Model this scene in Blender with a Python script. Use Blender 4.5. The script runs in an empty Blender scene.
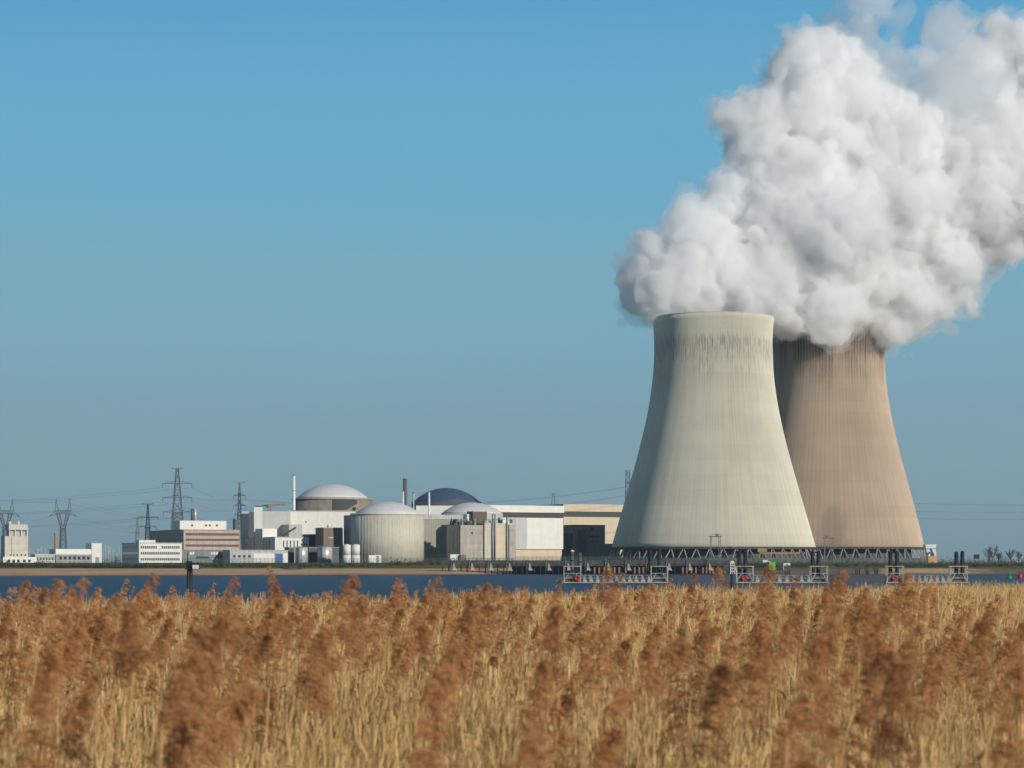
import bpy, bmesh, math, random
import numpy as np
from mathutils import Vector, Matrix

random.seed(7)
rng = np.random.default_rng(11)
S = bpy.context.scene
COL = S.collection
R_ = math.radians

# ------------------------------------------------------------------ camera, sky, sun, exposure
F = 2174.0          # focal length in picture widths/1024
HZ = 562.0          # eye level
CZ = 6.5            # eye height above the river
cam_d = bpy.data.cameras.new('camera')
cam_d.sensor_width = 36.0
cam_d.lens = 36.0 * F / 1024.0
cam_d.shift_y = (HZ - 384.0) / 1024.0
cam_d.clip_start = 0.1
cam_d.clip_end = 60000.0
cam_d.dof.use_dof = True
cam_d.dof.focus_distance = 900.0
cam_d.dof.aperture_fstop = 3.6
cam = bpy.data.objects.new('camera', cam_d)
cam.location = (0, 0, CZ)
cam.rotation_euler = (R_(90), 0, 0)
COL.objects.link(cam)
S.camera = cam

SUN_AZ, SUN_EL = 43.0, 19.0        # right of the line behind the camera / height
world = bpy.data.worlds.new('World')
S.world = world
world.use_nodes = True
wn, wl = world.node_tree.nodes, world.node_tree.links
wn.clear()
wo = wn.new('ShaderNodeOutputWorld')
bg = wn.new('ShaderNodeBackground')
sky = wn.new('ShaderNodeTexSky')
sky.sky_type = 'NISHITA'
sky.sun_disc = False
sky.sun_elevation = R_(SUN_EL)
sky.sun_rotation = R_(180 - SUN_AZ)
sky.altitude = 0
sky.air_density = 1.0
sky.dust_density = 0.6
sky.ozone_density = 2.0
bg.inputs['Strength'].default_value = 0.06
tcw = wn.new('ShaderNodeTexCoord'); sepw = wn.new('ShaderNodeSeparateXYZ')
wl.new(tcw.outputs['Generated'], sepw.inputs[0])
rampw = wn.new('ShaderNodeValToRGB')          # the clear teal winter sky, low above the horizon
er = rampw.color_ramp; er.interpolation = 'EASE'
SKY = [(0.0, (0.160, 0.265, 0.310)), (0.045, (0.190, 0.335, 0.392)), (0.12, (0.180, 0.405, 0.520)), (0.19, (0.137, 0.405, 0.600)), (0.27, (0.083, 0.345, 0.590)), (0.5, (0.04, 0.21, 0.46))]
for i, (q, c) in enumerate(SKY):
    el = er.elements[i] if i < 2 else er.elements.new(q)
    el.position = q; el.color = (*c, 1)
mpw = wn.new('ShaderNodeMapping'); mpw.inputs['Scale'].default_value = (3, 3, 26); wl.new(tcw.outputs['Generated'], mpw.inputs['Vector'])
nzw = wn.new('ShaderNodeTexNoise'); nzw.inputs['Scale'].default_value = 1.6; nzw.inputs['Detail'].default_value = 5; wl.new(mpw.outputs[0], nzw.inputs['Vector'])
maw = wn.new('ShaderNodeMath'); maw.operation = 'MULTIPLY_ADD'; maw.inputs[1].default_value = 0.035; wl.new(nzw.outputs[0], maw.inputs[0])   # thin uneven haze bands
sbw = wn.new('ShaderNodeMath'); sbw.operation = 'SUBTRACT'; sbw.inputs[1].default_value = 0.0175; wl.new(sepw.outputs[2], sbw.inputs[0]); wl.new(sbw.outputs[0], maw.inputs[2])
wl.new(maw.outputs[0], rampw.inputs[0])
sc_ = wn.new('ShaderNodeVectorMath'); sc_.operation = 'SCALE'; sc_.inputs['Scale'].default_value = 1 / 0.06
wl.new(rampw.outputs[0], sc_.inputs[0])
mr = wn.new('ShaderNodeMapRange'); mr.inputs[1].default_value = 0.25; mr.inputs[2].default_value = 0.6
wl.new(sepw.outputs[2], mr.inputs[0])
mxw = wn.new('ShaderNodeMix'); mxw.data_type = 'RGBA'
wl.new(mr.outputs[0], mxw.inputs[0]); wl.new(sc_.outputs[0], mxw.inputs[6]); wl.new(sky.outputs[0], mxw.inputs[7])
wl.new(mxw.outputs[2], bg.inputs['Color'])
wl.new(bg.outputs[0], wo.inputs['Surface'])

sun_d = bpy.data.lights.new('sun', 'SUN')
sun_d.energy = 4.0
sun_d.angle = R_(0.55)
sun_d.color = (1.0, 0.93, 0.82)
sun = bpy.data.objects.new('sun', sun_d)
to_sun = Vector((math.sin(R_(SUN_AZ)) * math.cos(R_(SUN_EL)), -math.cos(R_(SUN_AZ)) * math.cos(R_(SUN_EL)), math.sin(R_(SUN_EL))))
sun.rotation_euler = to_sun.to_track_quat('Z', 'Y').to_euler()
sun.location = to_sun * 500
COL.objects.link(sun)

S.view_settings.view_transform = 'Standard'
S.view_settings.look = 'None'
S.view_settings.exposure = 0.0
S.view_settings.gamma = 1.0
S.view_settings.use_curve_mapping = False
S.render.engine = 'CYCLES'
S.cycles.use_denoising = True
S.cycles.max_bounces = 24
S.cycles.diffuse_bounces = 3
S.cycles.glossy_bounces = 3
S.cycles.transparent_max_bounces = 16
S.cycles.volume_bounces = 16
S.cycles.caustics_reflective = False
S.cycles.caustics_refractive = False

# ------------------------------------------------------------------ helpers
def PX(px, Y): return (px - 512.0) * Y / F
def PZ(py, Y): return CZ + (HZ - py) * Y / F

def link(o, parent=None):
    COL.objects.link(o)
    if parent is not None: o.parent = parent
    return o

def tag(o, label=None, cat=None, group=None, kind=None):
    if label: o['label'] = label
    if cat: o['category'] = cat
    if group: o['group'] = group
    if kind: o['kind'] = kind
    return o

def thing(name, label, cat, loc=(0, 0, 0), rz=0.0, group=None):
    o = bpy.data.objects.new(name, None)
    o.empty_display_size = 0.5
    o.location = loc
    o.rotation_euler = (0, 0, rz)
    link(o)
    return tag(o, label, cat, group)

class MB:
    """collects simple solids, then links them as ONE mesh object"""
    def __init__(self): self.v, self.f, self.sm = [], [], []
    def add(self, vs, fs, smooth=False):
        b = len(self.v)
        self.v += [tuple(p) for p in vs]
        self.f += [tuple(i + b for i in q) for q in fs]
        self.sm += [smooth] * len(fs)
        return self
    def box(self, x0, x1, y0, y1, z0, z1):
        return self.add([(x0, y0, z0), (x1, y0, z0), (x1, y1, z0), (x0, y1, z0), (x0, y0, z1), (x1, y0, z1), (x1, y1, z1), (x0, y1, z1)],
                        [(0, 3, 2, 1), (4, 5, 6, 7), (0, 1, 5, 4), (1, 2, 6, 5), (2, 3, 7, 6), (3, 0, 4, 7)])
    def prism(self, pts, y0, y1):          # outline in x,z pushed along y
        n = len(pts)
        vs = [(x, y0, z) for x, z in pts] + [(x, y1, z) for x, z in pts]
        fs = [tuple(range(n)), tuple(range(2 * n - 1, n - 1, -1))]
        fs += [(i, i + n, (i + 1) % n + n, (i + 1) % n) for i in range(n)]
        return self.add(vs, fs)
    def bar(self, p, q, w, w2=None):
        p, q = Vector(p), Vector(q)
        d = (q - p)
        if d.length < 1e-6: return self
        d.normalize()
        up = Vector((0, 0, 1)) if abs(d.z) < 0.95 else Vector((0, 1, 0))
        a = d.cross(up).normalized(); b = d.cross(a).normalized()
        w2 = w if w2 is None else w2
        vs = []
        for c, ww in ((p, w), (q, w2)):
            for s, t in ((-1, -1), (1, -1), (1, 1), (-1, 1)):
                vs.append(c + a * s * ww / 2 + b * t * ww / 2)
        return self.add(vs, [(3, 2, 1, 0), (4, 5, 6, 7), (0, 1, 5, 4), (1, 2, 6, 5), (2, 3, 7, 6), (3, 0, 4, 7)])
    def tube(self, p, q, r, r2=None, seg=12, smooth=True):
        p, q = Vector(p), Vector(q)
        d = (q - p).normalized()
        up = Vector((0, 0, 1)) if abs(d.z) < 0.95 else Vector((0, 1, 0))
        a = d.cross(up).normalized(); b = d.cross(a).normalized()
        r2 = r if r2 is None else r2
        vs = []
        for c, rr in ((p, r), (q, r2)):
            for k in range(seg):
                t = 2 * math.pi * k / seg
                vs.append(c + a * math.cos(t) * rr + b * math.sin(t) * rr)
        self.add(vs, [(k, (k + 1) % seg, seg + (k + 1) % seg, seg + k) for k in range(seg)], smooth)
        b0 = len(self.v) - 2 * seg
        self.f += [tuple(b0 + k for k in range(seg - 1, -1, -1)), tuple(b0 + seg + k for k in range(seg))]
        self.sm += [False, False]
        return self
    def lathe(self, prof, seg=64, cx=0, cy=0, closed=False, cap=True, smooth=True):
        """prof: list of (r, z) bottom to top"""
        vs = []
        for r, z in prof:
            for k in range(seg):
                t = 2 * math.pi * k / seg
                vs.append((cx + r * math.cos(t), cy + r * math.sin(t), z))
        n = len(prof); fs = []
        for i in range(n if closed else n - 1):
            j = (i + 1) % n
            for k in range(seg):
                k2 = (k + 1) % seg
                fs.append((i * seg + k, i * seg + k2, j * seg + k2, j * seg + k))
        self.add(vs, fs, smooth)
        if cap and not closed:
            b0 = len(self.v) - n * seg
            self.f += [tuple(b0 + k for k in range(seg - 1, -1, -1)), tuple(b0 + (n - 1) * seg + k for k in range(seg))]
            self.sm += [False, False]
        return self
    def build(self, name, m, parent=None, label=None):
        me = bpy.data.meshes.new(name)
        me.from_pydata(self.v, [], self.f)
        me.polygons.foreach_set('use_smooth', self.sm)
        bm = bmesh.new(); bm.from_mesh(me)
        bmesh.ops.recalc_face_normals(bm, faces=bm.faces)
        bm.to_mesh(me); bm.free()
        if m is not None: me.materials.append(m)
        o = bpy.data.objects.new(name, me)
        link(o, parent)
        if label: o['label'] = label
        return o

def dup_part(o, parent, loc, rz=0.0, scale=None):
    c = o.copy(); c.parent = parent; c.location = loc; c.rotation_euler = (0, 0, rz)
    if scale is not None: c.scale = scale
    COL.objects.link(c)
    return c

def copy_tree(o, parent=None):
    c = o.copy(); COL.objects.link(c); c.parent = parent
    for ch in list(o.children): copy_tree(ch, c)
    return c

# ------------------------------------------------------------------ materials
class NT:
    def __init__(self, name):
        self.m = bpy.data.materials.new(name); self.m.use_nodes = True
        self.n, self.l = self.m.node_tree.nodes, self.m.node_tree.links
        self.n.clear()
        self.out = self.n.new('ShaderNodeOutputMaterial')
        self.p = self.n.new('ShaderNodeBsdfPrincipled')
        self.l.new(self.p.outputs[0], self.out.inputs['Surface'])
        self.tc = self.n.new('ShaderNodeTexCoord')
    def set(self, sock, v):
        if isinstance(v, bpy.types.NodeSocket): self.l.new(v, sock)
        elif isinstance(v, tuple) and len(v) == 3 and sock.type == 'RGBA': sock.default_value = (*v, 1)
        else: sock.default_value = v
    def math(self, op, a, b=0.0, c=None, clamp=False):
        n = self.n.new('ShaderNodeMath'); n.operation = op; n.use_clamp = clamp
        self.set(n.inputs[0], a); self.set(n.inputs[1], b)
        if c is not None: self.set(n.inputs[2], c)
        return n.outputs[0]
    def mix(self, f, a, b, mode='MIX'):
        n = self.n.new('ShaderNodeMix'); n.data_type = 'RGBA'; n.blend_type = mode
        self.set(n.inputs[0], f); self.set(n.inputs[6], a); self.set(n.inputs[7], b)
        return n.outputs[2]
    def noise(self, vec, scale=1.0, detail=4.0, rough=0.55, dist=0.0):
        n = self.n.new('ShaderNodeTexNoise'); self.set(n.inputs['Vector'], vec)
        n.inputs['Scale'].default_value = scale; n.inputs['Detail'].default_value = detail
        n.inputs['Roughness'].default_value = rough; n.inputs['Distortion'].default_value = dist
        return n.outputs[0]
    def mapping(self, vec, scale=(1, 1, 1), rot=(0, 0, 0), loc=(0, 0, 0)):
        n = self.n.new('ShaderNodeMapping'); self.set(n.inputs['Vector'], vec)
        n.inputs['Scale'].default_value = scale; n.inputs['Rotation'].default_value = rot; n.inputs['Location'].default_value = loc
        return n.outputs[0]
    def ramp(self, v, a, b, lo=0.0, hi=1.0, smooth=True):
        n = self.n.new('ShaderNodeMapRange'); n.interpolation_type = 'SMOOTHSTEP' if smooth else 'LINEAR'
        self.set(n.inputs['Value'], v)
        n.inputs['From Min'].default_value = a; n.inputs['From Max'].default_value = b
        n.inputs['To Min'].default_value = lo; n.inputs['To Max'].default_value = hi
        return n.outputs[0]
    def sep(self, vec):
        n = self.n.new('ShaderNodeSeparateXYZ'); self.set(n.inputs[0], vec); return n.outputs
    def comb(self, x, y, z):
        n = self.n.new('ShaderNodeCombineXYZ')
        for i, v in enumerate((x, y, z)): self.set(n.inputs[i], v)
        return n.outputs[0]
    def bump(self, h, strength=0.3, dist=0.1):
        n = self.n.new('ShaderNodeBump'); n.inputs['Strength'].default_value = strength; n.inputs['Distance'].default_value = dist
        self.set(n.inputs['Height'], h); self.l.new(n.outputs[0], self.p.inputs['Normal'])
    def done(self, col, rough=0.7, metal=0.0, spec=0.3):
        self.set(self.p.inputs['Base Color'], col)
        self.set(self.p.inputs['Roughness'], rough)
        self.p.inputs['Metallic'].default_value = metal
        self.p.inputs['Specular IOR Level'].default_value = spec
        return self.m

def mat(name, col, rough=0.7, var=0.14, scale=0.25, streak=0.14, metal=0.0, ribs=None, rows=None, spec=0.25, rdark=0.8):
    """weathered paint/concrete/cladding: mottling, run-off streaks, panel joints"""
    t = NT(name)
    P = t.tc.outputs['Object']
    a = t.ramp(t.noise(P, scale, 5), 0.25, 0.75, 1 - var, 1 + var * 0.4)
    c = t.mix(1.0, col, t.comb(a, a, a), 'MULTIPLY')
    if streak:
        s = t.noise(t.mapping(P, (1.3, 1.3, 0.06)), 0.8, 4)
        s = t.ramp(s, 0.42, 0.7, 1.0, 1 - streak * 1.6)
        c = t.mix(1.0, c, t.comb(s, s, s), 'MULTIPLY')
    x, y, z = t.sep(P)
    if ribs:                       # vertical joints, every `ribs` metres
        u = t.math('FRACT', t.math('DIVIDE', t.math('ADD', x, y), ribs))
        g = t.math('ABSOLUTE', t.math('SUBTRACT', u, 0.5))
        g = t.ramp(g, 0.40, 0.5, 1.0, rdark)
        c = t.mix(1.0, c, t.comb(g, g, g), 'MULTIPLY')
        t.bump(g, 0.5, 0.2)
    if rows:
        u = t.math('FRACT', t.math('DIVIDE', z, rows))
        g = t.ramp(t.math('ABSOLUTE', t.math('SUBTRACT', u, 0.5)), 0.44, 0.5, 1.0, 0.86)
        c = t.mix(1.0, c, t.comb(g, g, g), 'MULTIPLY')
    return t.done(c, rough, metal, spec)

M = {}
M['white'] = mat('white_cladding', (0.74, 0.725, 0.66), 0.55, ribs=6.0, streak=.03, var=.06, rdark=.94)
M['white_plain'] = mat('white_render', (0.70, 0.69, 0.64), 0.7, streak=.05, var=.08)
M['off_white'] = mat('off_white_cladding', (0.50, 0.51, 0.49), 0.6, ribs=5.0, streak=.04, var=.07, rdark=.94)
M['pale_grey'] = mat('pale_grey_panel', (0.44, 0.45, 0.45), 0.6)
M['grey'] = mat('grey_panel', (0.27, 0.28, 0.29), 0.6)
M['dark_grey'] = mat('dark_grey_panel', (0.10, 0.11, 0.12), 0.6)
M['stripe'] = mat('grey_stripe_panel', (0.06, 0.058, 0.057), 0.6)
M['beige'] = mat('beige_cladding', (0.62, 0.51, 0.36), 0.65, ribs=6.0, streak=.04, var=.07, rdark=.94)
M['concrete'] = mat('grey_beige_concrete', (0.43, 0.39, 0.33), 0.85, var=0.2, rows=4.0)
M['concrete_light'] = mat('light_concrete', (0.56, 0.52, 0.44), 0.85, var=0.12, rows=4.0, streak=.06)
M['brick'] = mat('pinkish_brick', (0.50, 0.38, 0.31), 0.85, rows=1.2)
M['roof_brown'] = mat('dark_olive_panel', (0.15, 0.12, 0.09), .8)
M['brown'] = mat('brown_louvre', (0.22, 0.165, 0.14), 0.8, rows=1.1)
M['tan_brick'] = mat('tan_brick', (0.35, 0.25, 0.18), 0.85, rows=3.0)
M['ribbed'] = mat('ribbed_cream_cladding', (0.55, 0.515, 0.42), 0.6, ribs=2.6, var=0.08, streak=.05, rdark=.9)
M['dome_white'] = mat('white_dome_paint', (0.62, 0.62, 0.62), 0.6, streak=0.03, var=.06)
M['dome_blue'] = mat('dark_blue_dome_paint', (0.06, 0.095, 0.165), 0.5, streak=0.05)
M['drum_brown'] = mat('brown_grey_concrete', (0.30, 0.255, 0.20), 0.85, var=0.25, rows=2.6)
M['glass'] = mat('dark_window_glass', (0.03, 0.035, 0.045), 0.15, streak=0, spec=0.5)
M['glass_brown'] = mat('brown_window_band', (0.055, 0.035, 0.03), 0.3, streak=0, spec=0.5)
M['steel'] = mat('galvanised_steel', (0.20, 0.21, 0.22), 0.5, metal=0.5)
M['pylon'] = mat('weathered_pylon_steel', (0.13, 0.14, 0.15), 0.7)
M['pylon_light'] = mat('galvanised_pylon_steel', (0.26, 0.27, 0.28), 0.7)
M['silver'] = mat('silver_tank_paint', (0.55, 0.55, 0.54), 0.4, metal=0.3, streak=0.2)
M['black_steel'] = mat('black_tarred_steel', (0.025, 0.027, 0.032), 0.6, var=0.3)
M['quay'] = mat('dark_quay_concrete', (0.085, 0.085, 0.085), 0.85, var=0.35, scale=0.4, streak=0.3)
M['basin'] = mat('mossy_basin_concrete', (0.13, 0.14, 0.115), 0.9, var=0.35, scale=0.2, streak=0.3, rows=2.0)
M['timber'] = mat('red_brown_timber', (0.40, 0.20, 0.11), 0.8, var=0.3, scale=1.5)
M['white_paint'] = mat('white_marine_paint', (0.78, 0.77, 0.74), 0.5, var=0.2, scale=1.0)
M['pier_paint'] = mat('worn_white_pier_paint', (0.44, 0.42, 0.375), 0.6, var=0.4, scale=1.2, streak=.25)
M['cream_paint'] = mat('weathered_cream_paint', (0.46, 0.40, 0.32), 0.7, var=0.4, scale=0.8)
M['red'] = mat('red_paint', (0.55, 0.03, 0.035), 0.5)
M['orange'] = mat('orange_paint', (0.38, 0.19, 0.09), 0.55)
M['crane_red'] = mat('faded_red_crane_paint', (0.36, 0.12, 0.06), 0.6)
M['green'] = mat('bright_green_paint', (0.06, 0.40, 0.06), 0.5)
M['dark_green'] = mat('dark_green_paint', (0.015, 0.11, 0.07), 0.5)
M['buoy_green'] = mat('buoy_green_paint', (0.0, 0.33, 0.17), 0.45)
M['blue'] = mat('blue_door_paint', (0.03, 0.12, 0.36), 0.5)
M['fence'] = mat('green_fence_wire', (0.07, 0.115, 0.09), 0.6)
M['cable'] = mat('aluminium_cable', (0.10, 0.10, 0.11), 0.6, streak=0)

def tower_mat(name, base, ribs, rib_dark, z_rim, bands, stain_col, lift, blotch=None):
    """hyperboloid shell: formwork ribs, lift joints, run-off stains under the rim"""
    t = NT(name)
    P = t.tc.outputs['Object']
    x, y, z = t.sep(P)
    ang = t.math('ARCTAN2', y, x)
    u = t.math('MULTIPLY', ang, ribs / (2 * math.pi))
    fr = t.math('ABSOLUTE', t.math('SUBTRACT', t.math('FRACT', u), 0.5))
    cell = t.math('FLOOR', u)
    wn_ = t.n.new('ShaderNodeTexWhiteNoise'); wn_.noise_dimensions = '1D'; t.set(wn_.inputs['W'], cell)
    rnd = wn_.outputs['Value']
    # broad mottling
    a = t.ramp(t.noise(P, 0.02, 5, 0.6), 0.3, 0.7, 0.90, 1.05)
    c = t.mix(1.0, base, t.comb(a, a, a), 'MULTIPLY')
    # each strip slightly different, with long vertical runs
    uv = t.comb(t.math('MULTIPLY', ang, 40.0), t.math('MULTIPLY', z, 0.012), 0.0)
    st = t.ramp(t.noise(uv, 1.0, 4, 0.6), 0.35, 0.75, 1.02, 0.94)
    c = t.mix(1.0, c, t.comb(st, st, st), 'MULTIPLY')
    rs = t.ramp(rnd, 0, 1, 0.975, 1.02, False)
    c = t.mix(1.0, c, t.comb(rs, rs, rs), 'MULTIPLY')
    g = t.ramp(fr, 0.36, 0.5, 1.0, 1 - rib_dark)
    c = t.mix(1.0, c, t.comb(g, g, g), 'MULTIPLY')
    # lift joints
    v = t.math('FRACT', t.math('DIVIDE', z, lift))
    h = t.ramp(t.math('ABSOLUTE', t.math('SUBTRACT', v, 0.5)), 0.45, 0.5, 1.0, 0.955)
    c = t.mix(1.0, c, t.comb(h, h, h), 'MULTIPLY')
    # pours differ a little: ring by ring and panel by panel
    zc = t.math('FLOOR', t.math('DIVIDE', z, lift))
    w2 = t.n.new('ShaderNodeTexWhiteNoise'); w2.noise_dimensions = '2D'
    t.set(w2.inputs['Vector'], t.comb(t.math('FLOOR', t.math('DIVIDE', u, 9.0)), zc, 0.0))
    w1_ = t.n.new('ShaderNodeTexWhiteNoise'); w1_.noise_dimensions = '1D'; t.set(w1_.inputs['W'], zc)
    pv = t.math('MULTIPLY', t.ramp(w2.outputs['Value'], 0, 1, .972, 1.02, False), t.ramp(w1_.outputs['Value'], 0, 1, .97, 1.02, False))
    c = t.mix(1.0, c, t.comb(pv, pv, pv), 'MULTIPLY')
    # stains: list of (z top, z full, z bottom, strength, threshold)
    for (zt, zf, zb, strength, th, fu) in bands:
        jag = t.noise(t.comb(t.math('MULTIPLY', ang, fu), 0.0, 3.1), 1.0, 3, 0.7)
        low = t.noise(t.comb(t.math('MULTIPLY', ang, 5.0), 0.0, 9.4), 1.0, 3, 0.6)
        zz = t.math('ADD', z, t.math('MULTIPLY', t.math('ADD', t.math('SUBTRACT', jag, 0.5), t.math('SUBTRACT', low, 0.5)), (zf - zb) * 1.5))
        up = t.ramp(z, zt, zf, 0, 1) if zt > zf else 1.0
        dn = t.ramp(zz, zb, zf, 0, 1)
        nz = t.noise(t.comb(t.math('MULTIPLY', ang, fu * 1.3), t.math('MULTIPLY', z, 0.085), 0.0), 1.0, 5, 0.7)
        k = t.ramp(nz, th, th + 0.14, 0, 1)
        pat = t.ramp(t.noise(t.comb(t.math('MULTIPLY', ang, 3.2), t.math('MULTIPLY', z, .02), 7.7), 1.0, 4, 0.65), .30, .55, .42, 1.0)
        k = t.math('MULTIPLY', k, pat)
        rib_k = t.ramp(fr, 0.1, 0.45, 0.55, 1.0)
        k = t.math('MULTIPLY', t.math('MULTIPLY', t.math('MULTIPLY', k, dn), rib_k), strength, clamp=True)
        if up != 1.0: k = t.math('MULTIPLY', k, up)
        c = t.mix(k, c, stain_col)
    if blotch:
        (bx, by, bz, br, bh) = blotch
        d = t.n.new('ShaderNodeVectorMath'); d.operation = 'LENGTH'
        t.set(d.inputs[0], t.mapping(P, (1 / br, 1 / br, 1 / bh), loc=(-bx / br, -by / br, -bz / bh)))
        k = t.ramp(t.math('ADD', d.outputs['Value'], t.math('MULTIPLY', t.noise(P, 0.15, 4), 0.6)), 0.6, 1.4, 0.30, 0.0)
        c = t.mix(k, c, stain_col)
    hh = t.math('ADD', t.math('MULTIPLY', g, 0.35), t.math('MULTIPLY', t.noise(P, 0.5, 5), 0.2))
    t.bump(hh, 0.35, 0.5)
    t.p.inputs['Diffuse Roughness'].default_value = 1.0
    return t.done(c, 0.9, 0.0, 0.15)

def ground_mat(name, cols, scale, rough=0.95):
    t = NT(name); P = t.tc.outputs['Object']
    n1 = t.noise(P, scale, 6, 0.6)
    c = t.mix(t.ramp(n1, 0.35, 0.65), cols[0], cols[1])
    n2 = t.noise(P, scale * 7, 5, 0.7)
    c = t.mix(t.ramp(n2, 0.45, 0.75), c, cols[2])
    t.bump(n2, 0.5, 0.3)
    return t.done(c, rough, 0, 0.1)
M['sand'] = ground_mat('beach_sand', ((0.42, 0.27, 0.15), (0.50, 0.34, 0.20), (0.30, 0.19, 0.11)), 0.03)
M['grass'] = ground_mat('bank_grass', ((0.065, 0.085, 0.038), (0.105, 0.11, 0.05), (0.09, 0.075, 0.045)), 0.05)
M['site'] = ground_mat('site_ground', ((0.10, 0.10, 0.085), (0.07, 0.085, 0.05), (0.13, 0.12, 0.10)), 0.01)
M['mud'] = ground_mat('marsh_litter', ((0.10, 0.065, 0.03), (0.16, 0.105, 0.05), (0.05, 0.035, 0.02)), 0.4)
M['rock'] = ground_mat('dark_rock', ((0.06, 0.06, 0.058), (0.11, 0.105, 0.10), (0.03, 0.03, 0.03)), 0.4)

def sand_mat():
    t = NT('beach_sand'); P = t.tc.outputs['Object']; x, y, z = t.sep(P)
    c = t.mix(t.ramp(t.noise(P, .03, 6, .6), .35, .65), (0.52, 0.325, 0.175), (0.66, 0.43, 0.25))
    c = t.mix(t.ramp(t.noise(P, .25, 5, .7), .45, .75), c, (0.40, 0.25, 0.14))
    wet = t.ramp(t.math('ADD', z, t.math('MULTIPLY', t.noise(P, .08, 4), .8)), .5, 1.1, .6, 0)
    c = t.mix(wet, c, (0.16, 0.11, 0.07))
    o = t.mix(t.ramp(t.noise(P, .12, 5, .7), .4, .6), (0.17, 0.145, 0.085), (0.09, 0.085, 0.055))
    k = t.math('ADD', x, t.math('MULTIPLY', t.math('SUBTRACT', t.noise(P, .06, 4), .5), 50))
    a = t.ramp(k, 90, 105, 0, .9); b = t.math('MULTIPLY', t.ramp(k, 196, 212, 0, 1), t.ramp(k, 238, 262, 1, 0))
    c = t.mix(t.math('MULTIPLY', a, t.math('SUBTRACT', 1.0, b)), c, o)
    t.bump(t.noise(P, .6, 5, .7), .5, .3)
    return t.done(c, .95, 0, .1)
M['sand'] = sand_mat()
def water_mat():
    t = NT('river_water'); P = t.tc.outputs['Object']
    a = t.noise(t.mapping(P, (0.35, 0.9, 1)), 0.55, 5, 0.6)
    b = t.noise(t.mapping(P, (0.05, 0.16, 1)), 0.5, 6, 0.7)
    t.bump(t.math('ADD', a, t.math('MULTIPLY', b, 1.6)), 1.0, 1.1)
    c = t.mix(t.ramp(b, 0.35, 0.65), (0.010, 0.034, 0.080), (0.036, 0.072, 0.125))
    m = t.done(c, 0.35, 0, 0.05)
    t.p.inputs['IOR'].default_value = 1.33
    return m
M['water'] = water_mat()

def reed_mat(name, lo, hi, trans=0.25):
    t = NT(name)
    at = t.n.new('ShaderNodeAttribute'); at.attribute_name = 'tint'
    c = t.mix(at.outputs['Fac'], lo, hi)
    t.done(c, 0.75, 0, 0.15)
    tr = t.n.new('ShaderNodeBsdfTranslucent'); t.set(tr.inputs['Color'], c)
    mx = t.n.new('ShaderNodeMixShader'); mx.inputs[0].default_value = trans
    t.l.new(t.p.outputs[0], mx.inputs[1]); t.l.new(tr.outputs[0], mx.inputs[2]); t.l.new(mx.outputs[0], t.out.inputs['Surface'])
    return t.m
M['straw'] = reed_mat('dry_reed_straw', (0.36, 0.21, 0.075), (0.85, 0.58, 0.27))
M['plume'] = reed_mat('reed_plume', (0.38, 0.175, 0.072), (0.84, 0.45, 0.20), 0.5)

# ------------------------------------------------------------------ land and water
GZ = 5.2            # level of the works
def strip(name, rows, m, xs, kind='structure', wob=None):
    """rows: (Y, z) near to far, swept along x"""
    v, f = [], []
    for j, (y, z) in enumerate(rows):
        for x in xs:
            w = wob(x, j) if wob else 0.0
            v.append((x, y + w, z))
    n = len(xs)
    for j in range(len(rows) - 1):
        for i in range(n - 1):
            f.append((j * n + i, j * n + i + 1, (j + 1) * n + i + 1, (j + 1) * n + i))
    me = bpy.data.meshes.new(name); me.from_pydata(v, [], f); me.materials.append(m)
    me.polygons.foreach_set('use_smooth', [True] * len(f))
    o = bpy.data.objects.new(name, me); link(o)
    return tag(o, kind=kind)

def shore(x, j):
    w = 0.0
    if j < 4:
        u = max(0.0, min(1.0, (6 - x) / 30.0)); u = u * u * (3 - 2 * u)
        w = -(26 * u + 0.62 * max(0.0, -x - 10) * (1 if x > -400 else 400 / -x)) * (1, 1, .6, .25)[j]
    w += 3.0 * math.sin(x * 0.021) + 2.0 * math.sin(x * 0.057 + 1.3) + 0.9 * math.sin(x * 0.19)
    return w
xs = [-5000, -3000, -1200] + [i * 12.0 for i in range(-60, 61)] + [1200, 3000, 5000]
strip('water', [(55, 0.0), (1240, 0.0)], M['water'], [-5000, -2000, -500, 0, 500, 2000, 5000])
strip('beach', [(1160, -1.6), (1176, 0.0), (1186, 1.4), (1197, 2.2), (1204, 2.9)], M['sand'], xs, wob=shore)
strip('grass_bank', [(1204, 2.9), (1210, 4.4), (1215, 5.9), (1219, 6.1), (1224, 5.25), (1232, GZ)], M['grass'], xs, wob=lambda x, j: shore(x, 9) if j < 5 else 0)
strip('ground', [(1232, GZ), (1600, GZ), (3000, GZ), (9000, GZ)], M['site'], [-5000, -3000, -1200, -600, 0, 600, 1200, 3000, 5000])

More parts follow.
